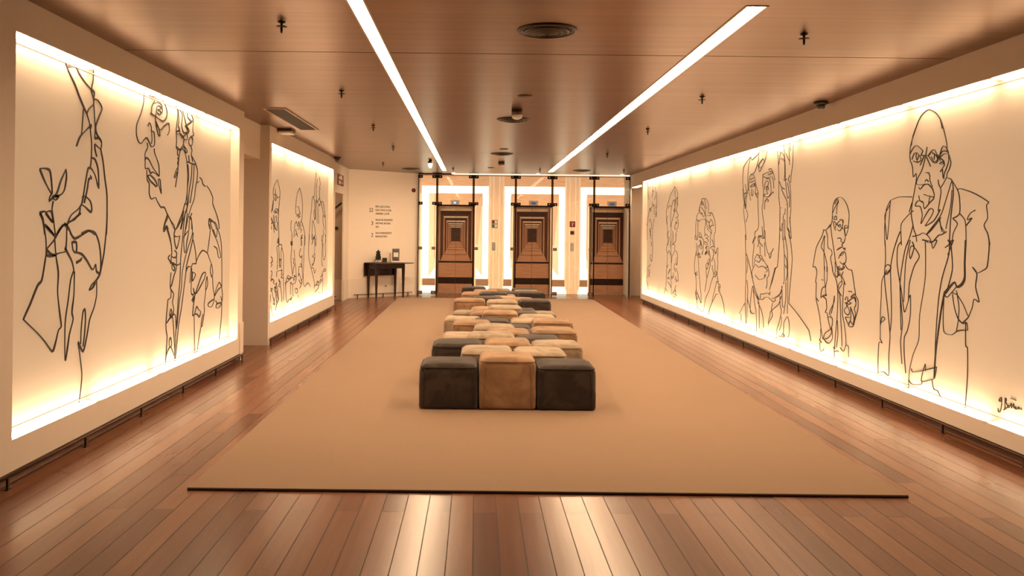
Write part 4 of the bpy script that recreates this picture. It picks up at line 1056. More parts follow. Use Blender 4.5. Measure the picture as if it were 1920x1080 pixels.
# ------------------------------------------------------------------ poufs
def rbox(w, d, z0, z1, r, crown=0, bulge=0, n=9, rb=None, rv=None):
    """soft rounded box; r = edge radius, crown = rise of the top, bulge = swelling of the sides"""
    bm = bmesh.new(); hx, hy = w / 2, d / 2; hz = (z1 - z0) / 2; zc = (z0 + z1) / 2
    rb = r if rb is None else rb
    bmesh.ops.create_cube(bm, size=2); bmesh.ops.subdivide_edges(bm, edges=bm.edges[:], cuts=n, use_grid_fill=True)
    for v in bm.verts:
        f = [math.copysign(abs(c) ** .72, c) for c in v.co]      # more rows near the edges
        x, y, z = f[0] * hx, f[1] * hy, f[2] * hz
        rr = r if z > 0 else rb
        vv = min(rr if rv is None or z < 0 else rv, hz * (.98 if rv is None else 1.5))
        cx = max(-hx + rr, min(hx - rr, x)); cy = max(-hy + rr, min(hy - rr, y)); cz = max(-hz + min(vv, hz), min(hz - vv, z)) if z > 0 else max(-hz + vv, z)
        e = Vector(((x - cx) / rr, (y - cy) / rr, (z - cz) / vv))
        if e.length > 1e-6: e = e.normalized(); e = Vector((e.x * rr, e.y * rr, e.z * vv))
        p = Vector((cx, cy, cz)) + e
        k = (1 - (x / hx) ** 2) * (1 - (y / hy) ** 2)
        if z > 0: p.z += crown * max(0, k) ** .6 * (z / hz)
        b = bulge * (1 - (z / hz) ** 2)
        p.x += b * x / hx * (1 - (y / hy) ** 2 * .6); p.y += b * y / hy * (1 - (x / hx) ** 2 * .6)
        v.co = (p.x, p.y, p.z + zc)
    for f in bm.faces: f.smooth = True
    return bm
def ruffle(bm, seed, amp):
    for v in bm.verts:
        n_ = noise.noise_vector(v.co * 7 + Vector((seed * 3.1, seed * 1.7, seed)))
        v.co += Vector((n_.x * .5, n_.y * .5, n_.z)) * amp
    return bm
def bm_obj(name, bm, m, parent, loc=(0, 0, 0)):
    me = bpy.data.meshes.new(name); bm.to_mesh(me); bm.free(); me.materials.append(m)
    o = bpy.data.objects.new(name, me); COL.objects.link(o); o.parent = parent; o.location = loc; return o
def ring(w, d, r, z, k=6):
    P = []
    for cx, cy, a0 in ((w / 2 - r, d / 2 - r, 0), (-w / 2 + r, d / 2 - r, 90), (-w / 2 + r, -d / 2 + r, 180), (w / 2 - r, -d / 2 + r, 270)):
        for i in range(k + 1):
            a = math.radians(a0 + 90 * i / k); P.append((cx + r * math.cos(a), cy + r * math.sin(a), z))
    return P
ORD = ['front', 'second', 'third', 'fourth', 'fifth', 'sixth', 'seventh', 'eighth', 'ninth', 'tenth', 'eleventh', 'twelfth', 'thirteenth', 'fourteenth',
       'fifteenth', 'sixteenth', 'seventeenth', 'eighteenth', 'nineteenth', 'twentieth', 'rearmost']
CN = {'O': 'tan', 'C': 'cream', 'T': 'taupe', 'D': 'dark brown'}
rows = {}
for o in OTTO: rows.setdefault(o[0], []).append(o)
for r, lst in rows.items():
    lst.sort(key=lambda o: o[1]); n = len(lst)
    ws = [min(o[2], .506) for o in lst]
    for i in range(n - 1):
        gap = lst[i + 1][1] - lst[i][1] - .006; tot = (ws[i] + ws[i + 1]) / 2
        if tot > gap: ws[i] *= gap / tot; ws[i + 1] *= gap / tot
    pos = {3: ['left', 'middle', 'right'], 2: ['left', 'right'], 1: ['only']}[n]
    for (row, x, _w, zs, c), side, w in zip(lst, pos, ws):
        yf = 6.97 + .49 * (row - 1); d = .474
        lab = '%s suede cube pouf, %s one in the %s row of the cluster' % (CN[c], side, ORD[row - 1])
        rr = random.Random(row * 10 + int(x * 100)); jz = math.radians(rr.uniform(-.25, .25))
        t = thing('pouf', (x, yf + d / 2, .0165), lab, 'pouf', 'suede poufs clustered on the rug', rz=jz)
        zs -= .014
        bm_obj('body', ruffle(rbox(w - .006, d - .008, 0.002, zs + .006, .05, 0, .005, n=13, rb=.02, rv=.045), row * 5 + x, .0025), M[c], t)
        bm_obj('cushion_top', ruffle(rbox(w - .026, d - .012, zs - .05, zs + .022, .055, .010 + rr.uniform(-.003, .006), .0, n=15, rb=.02, rv=.035), row * 7 + x * 3, .006), M[c], t)
        mb = MB(); W2, D2 = (w - .012) / 2, (d - .008) / 2
        mb.tube(ring(w - .024, d - .009, .045, zs - .004), .0045, 6, closed=True)
        for sx in (-1, 1):
            mb.tube([(sx * (W2 - .034 + .012 * (i / 7) ** 6 * -1), -D2 - .002 - .004 * math.sin(math.pi * i / 7), .02 + (zs - .04) * i / 7) for i in range(8)], .004, 6)
        mb.build('piping', M['pipe' + c], t)

# ------------------------------------------------------------------ ceiling fittings
def sprinkler(x, y, lab, g='ceiling sprinklers'):
    t = thing('sprinkler', (x, y, ZC), lab, 'sprinkler', g)
    MB().lathe([(0, 0), (.028, 0), (.022, -.008), (.008, -.012), (.008, -.03), (0, -.03)], n=16).build('rosette', M['black'], t)
    mb = MB().lathe([(0, -.028), (.007, -.03), (.009, -.055), (.006, -.075), (0, -.076)], n=12)
    mb.build('nozzle', M['black'], t)
    MB().lathe([(0, -.03), (.036, -.031), (.036, -.034), (0, -.035)], n=16).build('deflector', M['black'], t)
    return t
sp = [((-1.30, 5.42), 'small dark sprinkler in the ceiling at left, nearest the camera'), ((-1.34, 8.07), 'small dark sprinkler at left, second from the camera'),
      ((-1.36, 10.72), 'small dark sprinkler at left, third from the camera'), ((-1.37, 13.37), 'small dark sprinkler at left, fourth from the camera'),
      ((-1.9, 16.6), 'tiny sprinkler in the ceiling before the angled wall'),
      ((2.22, 5.6), 'small dark sprinkler in the ceiling at right, nearest the camera'), ((2.24, 8.2), 'small dark sprinkler at right, second from the camera'),
      ((2.24, 10.8), 'small dark sprinkler at right, third from the camera'), ((2.25, 14.2), 'small dark sprinkler at right, fourth from the camera'),
      ((-.52, 17.9), 'small sprinkler by the ceiling edge before the left elevator'), ((1.37, 17.9), 'small sprinkler by the ceiling edge before the middle elevator'),
      ((3.2, 17.9), 'small sprinkler by the ceiling edge before the right elevator')]
for (x, y), lab in sp: sprinkler(x, y, lab)

def diffuser(x, y, R, lab):
    t = thing('round_vent', (x, y, ZC), lab, 'air vent', 'round ceiling air vents')
    MB().lathe([(R, .001), (R, -.006), (R * .86, -.014), (R * .82, -.006), (R * .80, .0)], n=48).build('rim', M['vent'], t)
    for k in range(4):
        a = R * (.76 - k * .19)
        MB().lathe([(a, -.004), (a, -.012 - k * .003), (a - .028, -.026 - k * .003), (a - .03, -.022 - k * .003)], n=40).build('cone_ring', M['vent'], t)
    MB().lathe([(0, .004), (R * .84, .004), (R * .84, -.001), (0, -.001)], n=40).build('backing', M['black'], t)
diffuser(.466, 5.58, .205, 'large round slatted vent in the ceiling, nearest the camera')
diffuser(.433, 10.0, .2, 'round slatted vent in the ceiling, second from the camera')
diffuser(.433, 14.4, .2, 'round slatted vent in the ceiling, third from the camera')
diffuser(-1.46, 18.1, .2, 'round vent in the ceiling at the head of the angled wall')
diffuser(2.31, 18.1, .2, 'round vent in the ceiling before the right elevators')
for x, y, lab in ((.475, 8.28, 'small round blanking disc in the ceiling before the nearer detector'), (.44, 13.6, 'small round disc in the ceiling before the third round vent'),
                  (.30, 17.6, 'small round disc in the ceiling before the elevators')):
    o = MB().lathe([(0, 0), (.075, 0), (.07, -.008), (.04, -.012), (0, -.013)], n=28).build('cover_disc', M['rail'], loc=(x, y, ZC)); tag(o, lab, 'ceiling cover', 'small ceiling discs')
def detector(x, y, lab):
    t = thing('smoke_detector', (x, y, ZC), lab, 'smoke detector', 'ceiling detectors')
    MB().lathe([(0, 0), (.062, 0), (.062, -.045), (.055, -.05), (0, -.05)], n=24).build('base', M['rail'], t)
    MB().lathe([(0, -.05), (.06, -.05), (.062, -.07), (.05, -.092), (.02, -.105), (0, -.107)], n=24).build('dome', M['white'], t)
detector(.443, 9.25, 'white domed detector on dark base under the ceiling before the second round vent')
detector(.48, 16.2, 'small domed detector far along the ceiling before the elevators')
def cctv(x, y, lab, loc):
    t = thing('dome_camera', (x, y, ZC), lab, 'security camera', 'dome security cameras')
    MB().lathe([(0, 0), (.07, 0), (.072, -.016), (.055, -.03), (0, -.03)], n=24).build('base', M['black'], t)
    MB().lathe([(.044, -.026), (.043, -.05), (.034, -.068), (.016, -.078), (0, -.08)], n=24).build('dome', M['domeg'], t)
cctv(3.53, 8.45, 'black dome security camera at the top of the right wall', 0)
cctv(-2.64, 15.5, 'black dome security camera over the far end of the farther left mural', 0)
# pendant-like spot
t = thing('ceiling_spot', (-.90, 15.8, ZC), 'small tapered ceiling spot lamp left of the far end of the left light strip', 'spot lamp')
MB().lathe([(0, 0), (.03, 0), (.03, -.03), (.052, -.04), (.05, -.07), (0, -.07)], n=20).build('holder', M['black'], t)
MB().lathe([(0, -.068), (.048, -.07), (.036, -.13), (.02, -.16), (0, -.165)], n=20).build('bulb', M['thin'], t)
ld = bpy.data.lights.new('ceiling_spot_light', 'SPOT'); ld.energy = 100; ld.color = WARM; ld.spot_size = math.radians(95); ld.spot_blend = 1; ld.shadow_soft_size = .04
lo = bpy.data.objects.new('ceiling_spot_light', ld); COL.objects.link(lo); lo.parent = t; lo.location = (-.02, .06, -.2); lo.rotation_euler = Vector((-1.25, 3.2, -1.0)).to_track_quat('-Z', 'Y').to_euler()
for px, lab in ((850, 'round white puck light over the glass above the left elevator'), (1009, 'round white puck light over the glass above the middle elevator'), (1167, 'round white puck light over the glass above the right elevator')):
    x, _ = onY(px, 325, 19.3)
    o = MB().lathe([(0, 0), (.045, 0), (.042, -.02), (.02, -.03), (0, -.03)], n=20).build('puck_light', M['thin'], loc=(x, 19.35, ZC)); tag(o, lab, 'puck light', 'puck lights before the elevators')
# linear vent
t = thing('linear_vent', (-2.3, 10.25, ZC), 'long louvred vent in the ceiling by the left passage', 'air vent')
MB().box(-.13, -.11, -.95, .95, -.012, .002).box(.11, .13, -.95, .95, -.012, .002).box(-.13, .13, -.97, -.95, -.012, .002).box(-.13, .13, .95, .97, -.012, .002).build('frame', M['trim'], t)
mb = MB().box(-.11, .11, -.95, .95, -.001, .001)
for k in range(11): mb.box(-.1 + k * .02, -.094 + k * .02, -.95, .95, -.009, 0)
mb.build('louvre', M['rail'], t)
# emergency light box
t = thing('emergency_light', (-2.62, 11.3, 2.84), 'flat box emergency light under the ceiling at the left pier', 'emergency light')
MB().box(-.10, .09, -.13, .13, .03, .059).build('mount', M['rail'], t, bevel=.006)
MB().box(-.09, .08, -.12, .12, -.0, .03).build('diffuser', M['white'], t, bevel=.008)

# ------------------------------------------------------------------ fittings on the angled wall
def wall_pt(px, py):                     # point of the angled wall seen at a pixel
    u, v = uv(px, py); d = Vector((u / F, 1, v / F)); o = Vector((0, 0, H))
    k = (A - o).dot(NN) / d.dot(NN); return o + d * k
def text(name, s, size, loc, rz, m, parent=None, depth=.002, align='LEFT', sx=1, off=0):
    cu = bpy.data.curves.new(name, 'FONT'); cu.body = s; cu.size = size; cu.extrude = depth; cu.align_x = align; cu.offset = off
    o = bpy.data.objects.new(name + '_tmp', cu); COL.objects.link(o)
    bpy.context.view_layer.update()
    me = bpy.data.meshes.new_from_object(o.evaluated_get(bpy.context.evaluated_depsgraph_get())); bpy.data.objects.remove(o)
    me.transform(Matrix.Rotation(math.pi / 2, 4, 'X') @ Matrix.Diagonal((sx, 1, 1, 1))); me.materials.clear(); me.materials.append(m)
    r = bpy.data.objects.new(name, me); COL.objects.link(r); r.location = loc; r.rotation_euler = (0, 0, rz)
    if parent: r.parent = parent
    return r
def fit_text(name, s, px0, px1, py_base, cap_px, m, parent, org):
    p0, p1 = wall_pt(px0, py_base), wall_pt(px1, py_base)
    hgt = cap_px * p0.y / F; size = hgt / .70
    r = text(name, s, size, (0, 0, 0), 0, m, parent, .0015, off=.0)
    w = max(v.co.x for v in r.data.vertices) - min(v.co.x for v in r.data.vertices)
    k = (p1 - p0).xy.length / w; x0 = min(v.co.x for v in r.data.vertices)
    for v in r.data.vertices: v.co.x = (v.co.x - x0) * k
    q = p0 + NN * .003; r.location = (q - org) if False else Vector((math.cos(-DA) * (q - org).x - math.sin(-DA) * (q - org).y, math.sin(-DA) * (q - org).x + math.cos(-DA) * (q - org).y, (q - org).z))
    return r
blocks = [('22', 692, 699.5, 397, 7, [('PISO EXECUTIVO', 704, 731, 389.0), ('EXECUTIVE FLOOR', 704, 733.5, 395.6), ('GINÁSIO | GYM', 704.3, 729.5, 402.2)],
           'directory lettering for floor 22, top block on the angled wall'),
          ('3', 695.8, 699.5, 421.7, 7, [('SALAS DE REUNIÕES', 704, 736, 413.8), ('MEETING ROOMS', 704.3, 732, 420.4), ('SPA', 704.3, 710.3, 427)],
           'directory lettering for floor 3, middle block on the angled wall'),
          ('2', 695.8, 699.5, 443.8, 7, [('SALAS BANQUETES', 704, 734, 438.5), ('BANQUETING', 704, 725.5, 445)],
           'directory lettering for floor 2, lowest block on the angled wall')]
for num, a, b, yb, cap, lines, lab in blocks:
    org = wall_pt(a, yb); t = thing('directory_lettering', org, lab, 'lettering', 'floor directory on the angled wall', rz=DA)
    fit_text('floor_number', num, a, b, yb, cap, M['ink'], t, org)
    for s, x0, x1, y in lines: fit_text('text_line', s, x0, x1, y, 3.6, M['ink'], t, org)
# red alarm, socket
p = wall_pt(775, 357)
t = thing('alarm_sounder', p, 'small round red alarm on the angled wall beside the glass', 'fire alarm', rz=DA)
MB().lathe([(.05, 0), (.05, -.03), (.04, -.045), (.02, -.05), (0, -.05)], n=24, axis='Y').build('body', M['red'], t)
MB().lathe([(0, -.049), (.018, -.05), (.016, -.056), (0, -.057)], n=16, axis='Y').build('centre', M['black'], t)
p = wall_pt(722, 536)
t = thing('wall_socket', p + NN * .016, 'white square power socket low on the angled wall behind the table', 'socket', rz=DA)
MB().box(-.045, .045, -.008, 0, -.045, .045).build('plate', M['white'], t, bevel=.004)
MB().lathe([(.02, -.008), (.02, -.0095), (0, -.0095)], n=16, axis='Y').build('outlet', M['rail'], t)
# fire-equipment sign on the wall before the angled wall
def onX(px, py, X):
    u, v = uv(px, py); Y = F * X / u; return Y, H + v * Y / F
y0, zt = onX(632.5, 325, DX); y1, zb = onX(643.5, 350, DX)
t = thing('fire_sign', (DX + .004, (y0 + y1) / 2, (zt + zb) / 2 - .0), 'red fire equipment sign with white pictograms above the far left doorway', 'sign', rz=math.pi / 2)
hw, hh = (y1 - y0) / 2, abs(zt - zb) / 2
MB().box(-hw, hw, -.004, .004, -hh, hh).build('plate', M['red'], t)
mb = MB()
mb.poly([(-.6 * hw, -.006, .12 * hh), (.55 * hw, -.006, .12 * hh), (.55 * hw, -.006, .55 * hh), (.25 * hw, -.006, .85 * hh), (-.05 * hw, -.006, .9 * hh), (-.35 * hw, -.006, .6 * hh), (-.6 * hw, -.006, .5 * hh)])
mb.poly([(-.6 * hw, -.006, -.75 * hh), (.1 * hw, -.006, -.75 * hh), (.1 * hw, -.006, -.15 * hh), (-.6 * hw, -.006, -.15 * hh)])
mb.poly([(.2 * hw, -.006, -.45 * hh), (.65 * hw, -.006, -.6 * hh), (.65 * hw, -.006, -.25 * hh)])
mb.build('pictogram', M['white'], t)
o = MB().lathe([(0, 0), (.14, 0), (.13, -.03), (0, -.035)], n=24).build('lobby_fill_disc', M['strip'], loc=(-4.2, 17.2, ZC - .05)); tag(o, 'unseen glowing disc added to light the stair lobby behind the far left doorway', 'fill light')  # added out of view to brighten the lobby seen through the doorway
# stair handrail and small plate seen through the doorway
o = MB().tube([(-3.35, 17.93, 1.78), (-2.95, 17.93, 2.12)], .02, 10).build('handrail', M['ink']); tag(o, 'dark sloping handrail seen through the far left doorway', 'handrail')
o = MB().box(-3.12, -3.03, 17.982, 17.998, 1.53, 1.60).build('door_plate', M['ink'], bevel=.01); tag(o, 'small dark plate on the wall inside the far left doorway', 'plate')

# ------------------------------------------------------------------ side table and what stands on it
TC = Vector((-2.06, 18.80, 0))
t = thing('side_table', TC, 'dark mahogany drop-leaf table standing against the angled wall', 'table', rz=DA)
TH = .80
def tpt(u, n, z=TH): return TC + U * u + NN * n + Vector((0, 0, z))
bmt = MB(); pts = []
for cx, cy, a0 in ((.36, .16, 0), (-.43, .16, 90), (-.43, -.17, 180), (.36, -.17, 270)):
    for i in range(5):
        aa = math.radians(a0 + 90 * i / 4); pts.append((cx + .03 * math.cos(aa), cy + .03 * math.sin(aa), TH - .018))
bmt.prism(pts, (0, 0, .018)); bmt.build('tabletop', M['maho'], t, bevel=.004)
bmt = MB(); pts = [(-.45, -.205, TH - .018), (.42, -.205, TH - .018), (.50, -.34, TH - .018), (.47, -.44, TH - .018), (.38, -.48, TH - .018), (-.34, -.48, TH - .018), (-.42, -.44, TH - .018), (-.46, -.36, TH - .018)]
bmt.prism(pts, (0, 0, .018)); bmt.build('raised_leaf', M['maho'], t, bevel=.004)
MB().box(-.46, .40, .197, .213, .49, TH - .004).build('hanging_leaf', M['maho'], t, bevel=.004)
MB().box(-.385, .385, -.18, -.16, .665, TH - .018).box(-.385, .385, .15, .17, .665, TH - .018).box(.36, .38, -.16, .15, .665, TH - .018).box(-.38, -.37, -.16, .15, .665, TH - .018).build('apron', M['maho'], t)
dr = MB().box(-.392, -.38, -.12, .11, .685, TH - .03).build('drawer', M['maho'], t, bevel=.002)
MB().lathe([(0, -.392), (.010, -.395), (.012, -.41), (0, -.415)], c=(0, 0, .73), n=12, axis='X').build('knob', M['rail'], dr)
for lx in (-.37, .37):
    for ly in (-.165, .155):
        mb = MB(); a, b = .027, .015
        vs = [(lx - a, ly - a), (lx + a, ly - a), (lx + a, ly + a), (lx - a, ly + a)]; ws = [(lx - b, ly - b), (lx + b, ly - b), (lx + b, ly + b), (lx - b, ly + b)]
        T_ = [mb.bm.verts.new((x, y, TH - .018)) for x, y in vs]; Mi = [mb.bm.verts.new((x, y, .64)) for x, y in vs]; Bo = [mb.bm.verts.new((x, y, 0)) for x, y in ws]
        for P_, Q_ in ((T_, Mi), (Mi, Bo)):
            for i in range(4): mb.bm.faces.new((P_[i], P_[(i + 1) % 4], Q_[(i + 1) % 4], Q_[i]))
        mb.bm.faces.new(T_); mb.bm.faces.new(Bo[::-1])
        mb.build('leg', M['maho'], t, bevel=.002)
# pagoda lantern
t = thing('pagoda_lantern', tpt(-.23, .02), 'small dark three-tiered pagoda lantern on curved legs on the side table', 'lantern', rz=DA); t.scale = (.82, .82, .96)
def sq(mb, prof):
    rings = [[mb.bm.verts.new((sx * r, sy * r, z)) for sx, sy in ((-1, -1), (1, -1), (1, 1), (-1, 1))] for r, z in prof]
    for a, b in zip(rings, rings[1:]):
        for i in range(4): mb.bm.faces.new((a[i], a[(i + 1) % 4], b[(i + 1) % 4], b[i]))
    mb.bm.faces.new(rings[0][::-1]); mb.bm.faces.new(rings[-1])
mb = MB(); sq(mb, [(.052, .07), (.052, .135)]); sq(mb, [(.045, .145), (.045, .19)]); sq(mb, [(.036, .2), (.036, .245)]); mb.build('lantern_body', M['dark_iron'], t)
mb = MB(); sq(mb, [(.066, .133), (.064, .138), (.045, .150)]); sq(mb, [(.058, .188), (.056, .193), (.036, .205)]); sq(mb, [(.054, .243), (.052, .248), (.02, .275), (.006, .30), (.002, .315)]); sq(mb, [(.06, .062), (.06, .072)])
mb.build('roof_tiers', M['dark_iron'], t)
for sx in (-1, 1):
    for sy in (-1, 1):
        MB().tube([(sx * .045, sy * .045, .066), (sx * .066, sy * .066, .05), (sx * .072, sy * .072, .02), (sx * .084, sy * .084, .004)], .009, 8, r1=.006).build('leg', M['dark_iron'], t)
# small framed card
t = thing('small_frame', tpt(-.04, .0), 'small dark square photo frame between lantern and leaflet on the side table', 'picture frame', rz=DA - .5)
MB().box(-.055, .055, -.012, .012, .0, .105).build('frame', M['rail'], t, bevel=.003)
MB().box(-.042, .042, -.014, -.012, .022, .096).build('picture', M['dark_iron'], t)
# leaflet in acrylic stand
t = thing('leaflet_stand', tpt(.27, .0), 'white framed leaflet in a display stand at the right of the side table', 'leaflet stand', rz=DA - .45)
MB().box(-.10, .10, -.05, .06, 0, .012).box(-.10, .10, .0, .008, .0, .325).build('stand', M['white'], t)
lf = MB().box(-.082, .082, -.004, .0, .028, .31).build('leaflet', M['g_oak' if False else 'rail'], t)
MB().box(-.082, .082, -.006, -.004, .235, .31).box(-.06, -.02, -.006, -.004, .03, .09).box(.02, .082, -.006, -.004, .04, .14).build('photo', plain('leaflet_photo', (.12, .10, .08), .5, 0, .4, .5, 60), lf)
MB().box(-.055, .06, -.008, -.006, .12, .225).build('caption_card', M['white'], lf)

# ------------------------------------------------------------------ elevators
CX = [-.512, 1.385, 3.27]
def clipx(P, x, keep):                    # clip a convex (x,z) polygon at a vertical line
    out = []
    for i in range(len(P)):
        a, b = P[i], P[(i + 1) % len(P)]; ia = (a[0] - x) * keep >= 0; ib = (b[0] - x) * keep >= 0
        if ia: out.append(a)
        if ia != ib:
            t_ = (x - a[0]) / (b[0] - a[0]); out.append((x, a[1] + (b[1] - a[1]) * t_))
    return out
DM = ['d_edge', 'd_edge2', 'd_side', 'd_top', 'd_dark', 'd_floor']
def R_(x0, x1, z0, z1): return [(x0, z0), (x1, z0), (x1, z1), (x0, z1)]
def door_art():
    """nested timber frames of the print, back to front: (material, polygon)"""
    L = []
    fr = [(.432, 2.115, .385, 2.035), (.31, 1.905, .276, 1.862), (.236, 1.795, .209, 1.757), (.192, 1.728, .172, 1.70), (.162, 1.68, .147, 1.658), (.137, 1.64, .122, 1.62)]
    fl = [.77, .955, 1.068, 1.13, 1.19, 1.23]                     # floor line where each frame stands
    cen = (.098, 1.576, 1.276)
    L.append((0, R_(-.432, .432, 0, 2.115)))
    for k, (xo, zo, xi, zi) in enumerate(fr):
        f0 = fl[k]
        if k: 
            L.append((0, [(-xo, zo), (xo, zo), (xi, zi), (-xi, zi)]))
            L.append((1, [(-xo, f0), (-xi, f0), (-xi, zi), (-xo, zo)])); L.append((1, [(xi, f0), (xo, f0), (xo, zo), (xi, zi)]))
        else:
            L.append((0, [(-xo, zo), (xo, zo), (xi, zi), (-xi, zi)]))
            L.append((1, R_(-xo, -xi, 0, zo - .03))); L.append((1, R_(xi, xo, 0, zo - .03)))
        nx, nz = (fr[k + 1][0], fr[k + 1][1]) if k + 1 < len(fr) else (cen[0], cen[1])
        nf = fl[k + 1] if k + 1 < len(fr) else cen[2]
        L.append((3, [(-xi, zi), (xi, zi), (nx, nz), (-nx, nz)]))
        L.append((2, [(-xi, f0), (-nx, nf), (-nx, nz), (-xi, zi)])); L.append((2, [(nx, nf), (xi, f0), (xi, zi), (nx, nz)]))
        L.append((5, [(-xi, f0), (xi, f0), (nx, nf), (-nx, nf)]))
        h = .02 if k == 0 else .008 * (6 - k) / 5 + .002
        if k: L.append((4, [(-xi - .01, f0 - h), (xi + .01, f0 - h), (xi, f0), (-xi, f0)]))
    L.append((3, R_(-cen[0], cen[0], cen[2], cen[1])))
    L += [(4, R_(-.425, .425, .745, .79)), (5, R_(-.43, .43, .385, .745)), (4, R_(-.432, .432, .225, .385)), (5, R_(-.43, .43, 0, .225))]
    return L
ART_D = door_art()
for k, cx in enumerate(CX):
    nm = ['left', 'middle', 'right'][k]
    t = thing('elevator', (cx, YW + .05, 0), 'elevator with double doors printed with receding timber frames, the %s of three' % nm, 'elevator', 'elevators behind the glass')
    for s in (-1, 1):
        mb = MB(); mb.box(min(0, s * .432) + .002, max(0, s * .432) - .002, .0, .04, 0, 2.115, 4)
        for i, (m_, P) in enumerate(ART_D):
            Q = clipx(P, s * .003, s)
            if len(Q) >= 3: mb.poly([(x, -.0006 * (i + 1), z) for x, z in Q], m_)
        mb.build('door_leaf', [M[x] for x in DM], t)
    MB().box(-.47, -.436, -.07, .06, 0, 2.17).box(.436, .47, -.07, .06, 0, 2.17).box(-.47, .47, -.07, .06, 2.118, 2.17).build('door_frame', M['jamb'], t)
    MB().box(-.44, .44, -.12, .05, 0.0, .012).build('threshold', M['steel'], t)
    # floor indicator above the door, on the print
    x0, zc = onY([853, 1000.5, 1147.5][k], [380, 381.5, 383][k], YW - .03)
    i_ = thing('floor_indicator', (x0, YW - .012, zc), 'silver floor display with blue screen above the %s elevator' % nm, 'display', 'floor displays above the elevators')
    MB().box(-.115, .115, -.02, .0, -.07, .07).build('case', M['white'], i_, bevel=.006)
    MB().box(-.06, .06, -.023, -.02, -.032, .032).build('screen', emit('display_blue_%s' % nm, (.13, .14, .25), .45), i_)
    if k == 0: MB().box(-.035, -.008, -.025, -.023, -.022, .022).box(.006, .034, -.025, -.023, -.022, .022).build('digits', emit('display_digits', (.7, .8, 1), 1), i_)

# backlit printed wall round the doors
GM = ['g_cream', 'g_glow', 'g_oak', 'g_peach', 'g_brown']
mb = MB()
DH = 2.17
edges = [-1.40] + [v for cx in CX for v in (cx - .47, cx + .47)] + [XR + .06]
for a, b in zip(edges[0::2], edges[1::2]): mb.box(a, b, YW, YW + .1, 0, DH, 0)
mb.box(-1.40, XR + .06, YW, YW + .1, DH, ZC, 0)
lay = [0]
xa_, xb_ = -1.40, XR + .06
def pl(m_, P):
    lay[0] += 1; d = .00015 * lay[0]
    Q = clipx(clipx(P, xa_, 1), xb_, -1)
    if len(Q) >= 3: mb.poly([(x, YW - d, z) for x, z in Q], m_)
pl(2, R_(xa_, xb_, 2.66, ZC)); pl(2, R_(xa_, xb_, DH, 2.66))
pil = [(CX[0] + CX[1]) / 2 + .06, (CX[1] + CX[2]) / 2 + .06]
for k, cx in enumerate(CX):
    pl(0, R_(cx - .95, cx - .50, .0, 2.47)); pl(0, R_(cx + .50, cx + .97, .0, 2.47))
    pl(2, R_(cx - .52, cx + .66, DH, 2.47))
    gl, gr_ = (.85, .67) if k == 0 else (.70, .53)
    pl(1, R_(cx - gl, cx + .81, 2.47, 2.655))
    pl(1, R_(cx - gl, cx - gr_, .35, 2.655)); pl(1, R_(cx + .66, cx + .81, .35, 2.655))
    pl(3, [(cx - .54, 2.47), (cx - .54, .9), (cx - .50, .8), (cx - .50, DH + .05)]); 
    pl(3, [(cx + .655, 2.45), (cx + .50, DH + .05), (cx + .50, 1.2), (cx + .55, 1.2)])
    pl(1, [(cx - .71, .35), (cx - .50, .35), (cx - .50, .64)]); pl(1, [(cx + .50, .35), (cx + .72, .35), (cx + .50, .64)])
    pl(4, R_(cx - .82, cx - .50, .18, .35)); pl(4, R_(cx + .50, cx + .82, .18, .35))
    pl(1, R_(cx - .86, cx - .50, .0, .18)); pl(1, R_(cx + .50, cx + .86, 0, .18))
    pl(2, [(cx + .81, 2.655), (cx + .97, ZC), (cx + .5, ZC), (cx + .5, 2.655)])
for p in pil:
    pl(3, [(p - .19, ZC), (p + .19, ZC), (p + .19, .25), (p + .13, .0), (p - .13, .0), (p - .19, .25)])
    pl(0, R_(p - .175, p - .065, .12, ZC)); pl(0, R_(p + .065, p + .175, .12, ZC))
    pl(3, R_(p - .16, p - .08, .12, ZC)); pl(3, R_(p + .08, p + .16, .12, ZC))
tag(mb.build('wall_elevator_print', [M[x] for x in GM]), kind='structure')

# glass screen: panes with clamps, one rigid assembly
gpx = [819.0, 887.3, 966.4, 1035.0, 1113.5]
gx = [onY(p, 430, YG)[0] for p in gpx]
XL_, XR_ = -1.385, XR - .01
bounds = [XL_] + gx + [XR_]
screen = thing('glass_screen', (1.13, YG, 0), 'tall clear glass screen with dark clamps standing in front of the three elevators', 'glass screen')
SX = 1.13
def clamp(par, x, z, w=.085, h=.07, m='bronze'):
    mb = MB().box(x - w / 2, x + w / 2, -.022, .022, z - h / 2, z + h / 2)
    mb.lathe([(0, -.028), (.012, -.027), (.012, -.022), (0, -.022)], c=(x, 0, z), n=12, m=1, axis='Y')
    mb.build('clamp', [M[m], M['bolt']], par)
ZH = 2.14
for i in range(6):
    a, b = bounds[i] + .028, bounds[i + 1] - .028
    if i == 0: a = XL_ + .005
    if i == 5: b = XR_ - .005
    tr = i in (1, 3, 5); w = b - a; z0 = ZH + .03 if tr else .03
    p = MB().box(-w / 2, w / 2, -.005, .005, z0, ZC - .03).build('glass_panel', M['glass'], screen, loc=((a + b) / 2 - SX, 0, 0))
    for z in ([ZC - .07, ZH + .05] if tr else [ZC - .07, ZH + .05, 1.12, .06]):
        for s in (-1, 1): clamp(p, s * (w / 2 - .045), z, .09 if z > .1 else .11, .07 if z > .1 else .085, 'bronze' if z > 1.5 else 'clampb')
    if tr: MB().box(a - SX - .02, b - SX + .02, -.03, .03, ZH - .02, ZH + .022).build('header_bar', M['bronze'], screen)
for i, x in enumerate(gx):
    o = MB().box(-.026, .026, -.004, .004, ZH, ZC - .03).box(-.014, .014, -.004, .004, 0, ZH).build('joint_strip', M['seal'], screen, loc=(x - SX, 0, 0))
    for z in (ZC - .06, ZH + .035):
        MB().box(-.05, .05, -.03, .03, z - .033, z + .03).build('joint_plate', M['bronze'], o)
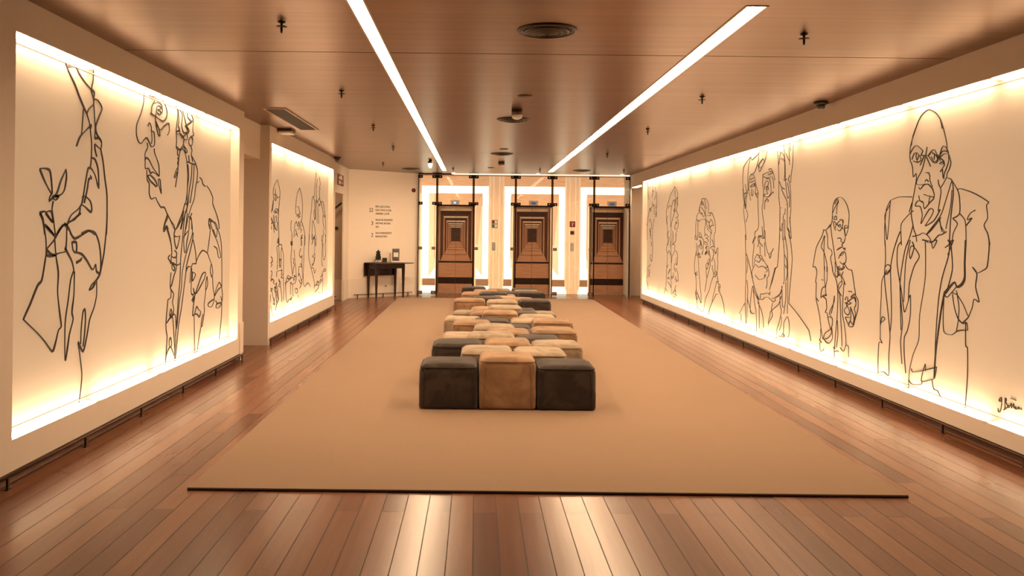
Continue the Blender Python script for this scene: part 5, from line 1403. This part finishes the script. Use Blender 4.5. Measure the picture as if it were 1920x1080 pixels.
for xe in (XL_ - .012, XR_ - .004): MB().box(xe - SX, xe - SX + .016, -.03, .03, 0, ZC - .02).build('end_post', M['bronze'], screen)
MB().box(XL_ - SX, XR_ - SX, -.03, .03, ZC - .024, ZC - .001).build('head_rail', M['bronze'], screen)
for x, s, lb in ((gx[0] - .02, 1, 'left'), (gx[3] - .035, -1, 'middle'), (XR_ - .045, -1, 'right')):
    o = MB().box(x, x + .018, -.05, .05, .0, ZH - .02).build('edge_highlight', plain('edge_highlight_%s' % lb, (.85, .78, .68), .25, .4), loc=(0, YG + .08, 0))  # pale strip in place of the bright highlight along the glass edge
    tag(o, 'slim pale strip standing in for a highlight beside the %s elevator opening' % lb, 'highlight strip', 'pale highlight strips at the elevators')
o = MB().box(-.55, XR - .02, -.014, .0, ZC - .02, ZC - .002).build('light_line', M['thin'], loc=(0, YG - .034, 0)); tag(o, 'thin white light line above the glass screen', 'light')

# panels on the print between the elevators
def plate(px, py, w, h, name, label, cat, parts):
    x, z = onY(px, py, YG - .03); t = thing(name, (x, YG - .012, z), label, cat)
    MB().box(-w / 2, w / 2, -.014, 0, -h / 2, h / 2).build('plate', M[parts[0]], t, bevel=.003)
    for nm, m_, x0, x1, z0, z1 in parts[1:]:
        MB().box(x0 * w / 2, x1 * w / 2, -.018, -.014, z0 * h / 2, z1 * h / 2).build(nm, m_ if not isinstance(m_, str) else M[m_], t)
gr = plain('sign_green', (.02, .12, .05), .4)
plate(927.5, 420, .145, .20, 'fire_notice', 'small red and green notice on the pillar between left and middle elevators', 'sign',
      ['steel', ('panel', 'red', -.85, -.1, .1, .85), ('pictogram', 'white', .1, .75, .25, .75), ('panel', gr, -.85, -.1, -.85, -.1), ('pictogram', 'white', .1, .75, -.7, -.2)])
plate(925.5, 462, .085, .20, 'call_panel', 'grey metal call button plate between left and middle elevators', 'call button', ['steel', ('button', 'bolt', -.25, .25, -.1, .1)])
plate(1073.5, 420.5, .135, .14, 'alarm_sign', 'dark red alarm sign on the pillar between middle and right elevators', 'sign',
      ['red', ('pictogram', 'white', -.12, .12, -.6, .1), ('pictogram', 'white', -.5, -.2, .2, .35), ('pictogram', 'white', .2, .5, .2, .35), ('pictogram', 'white', -.08, .08, .35, .7)])
plate(1073, 436.5, .095, .09, 'alarm_button', 'small square red alarm button below the red sign', 'fire alarm', ['red', ('button', 'black', -.6, .6, -.6, .6)])
plate(1072.5, 463.5, .085, .20, 'call_panel', 'grey metal call button plate between middle and right elevators', 'call button', ['steel', ('button', 'bolt', -.25, .25, -.1, .1)])
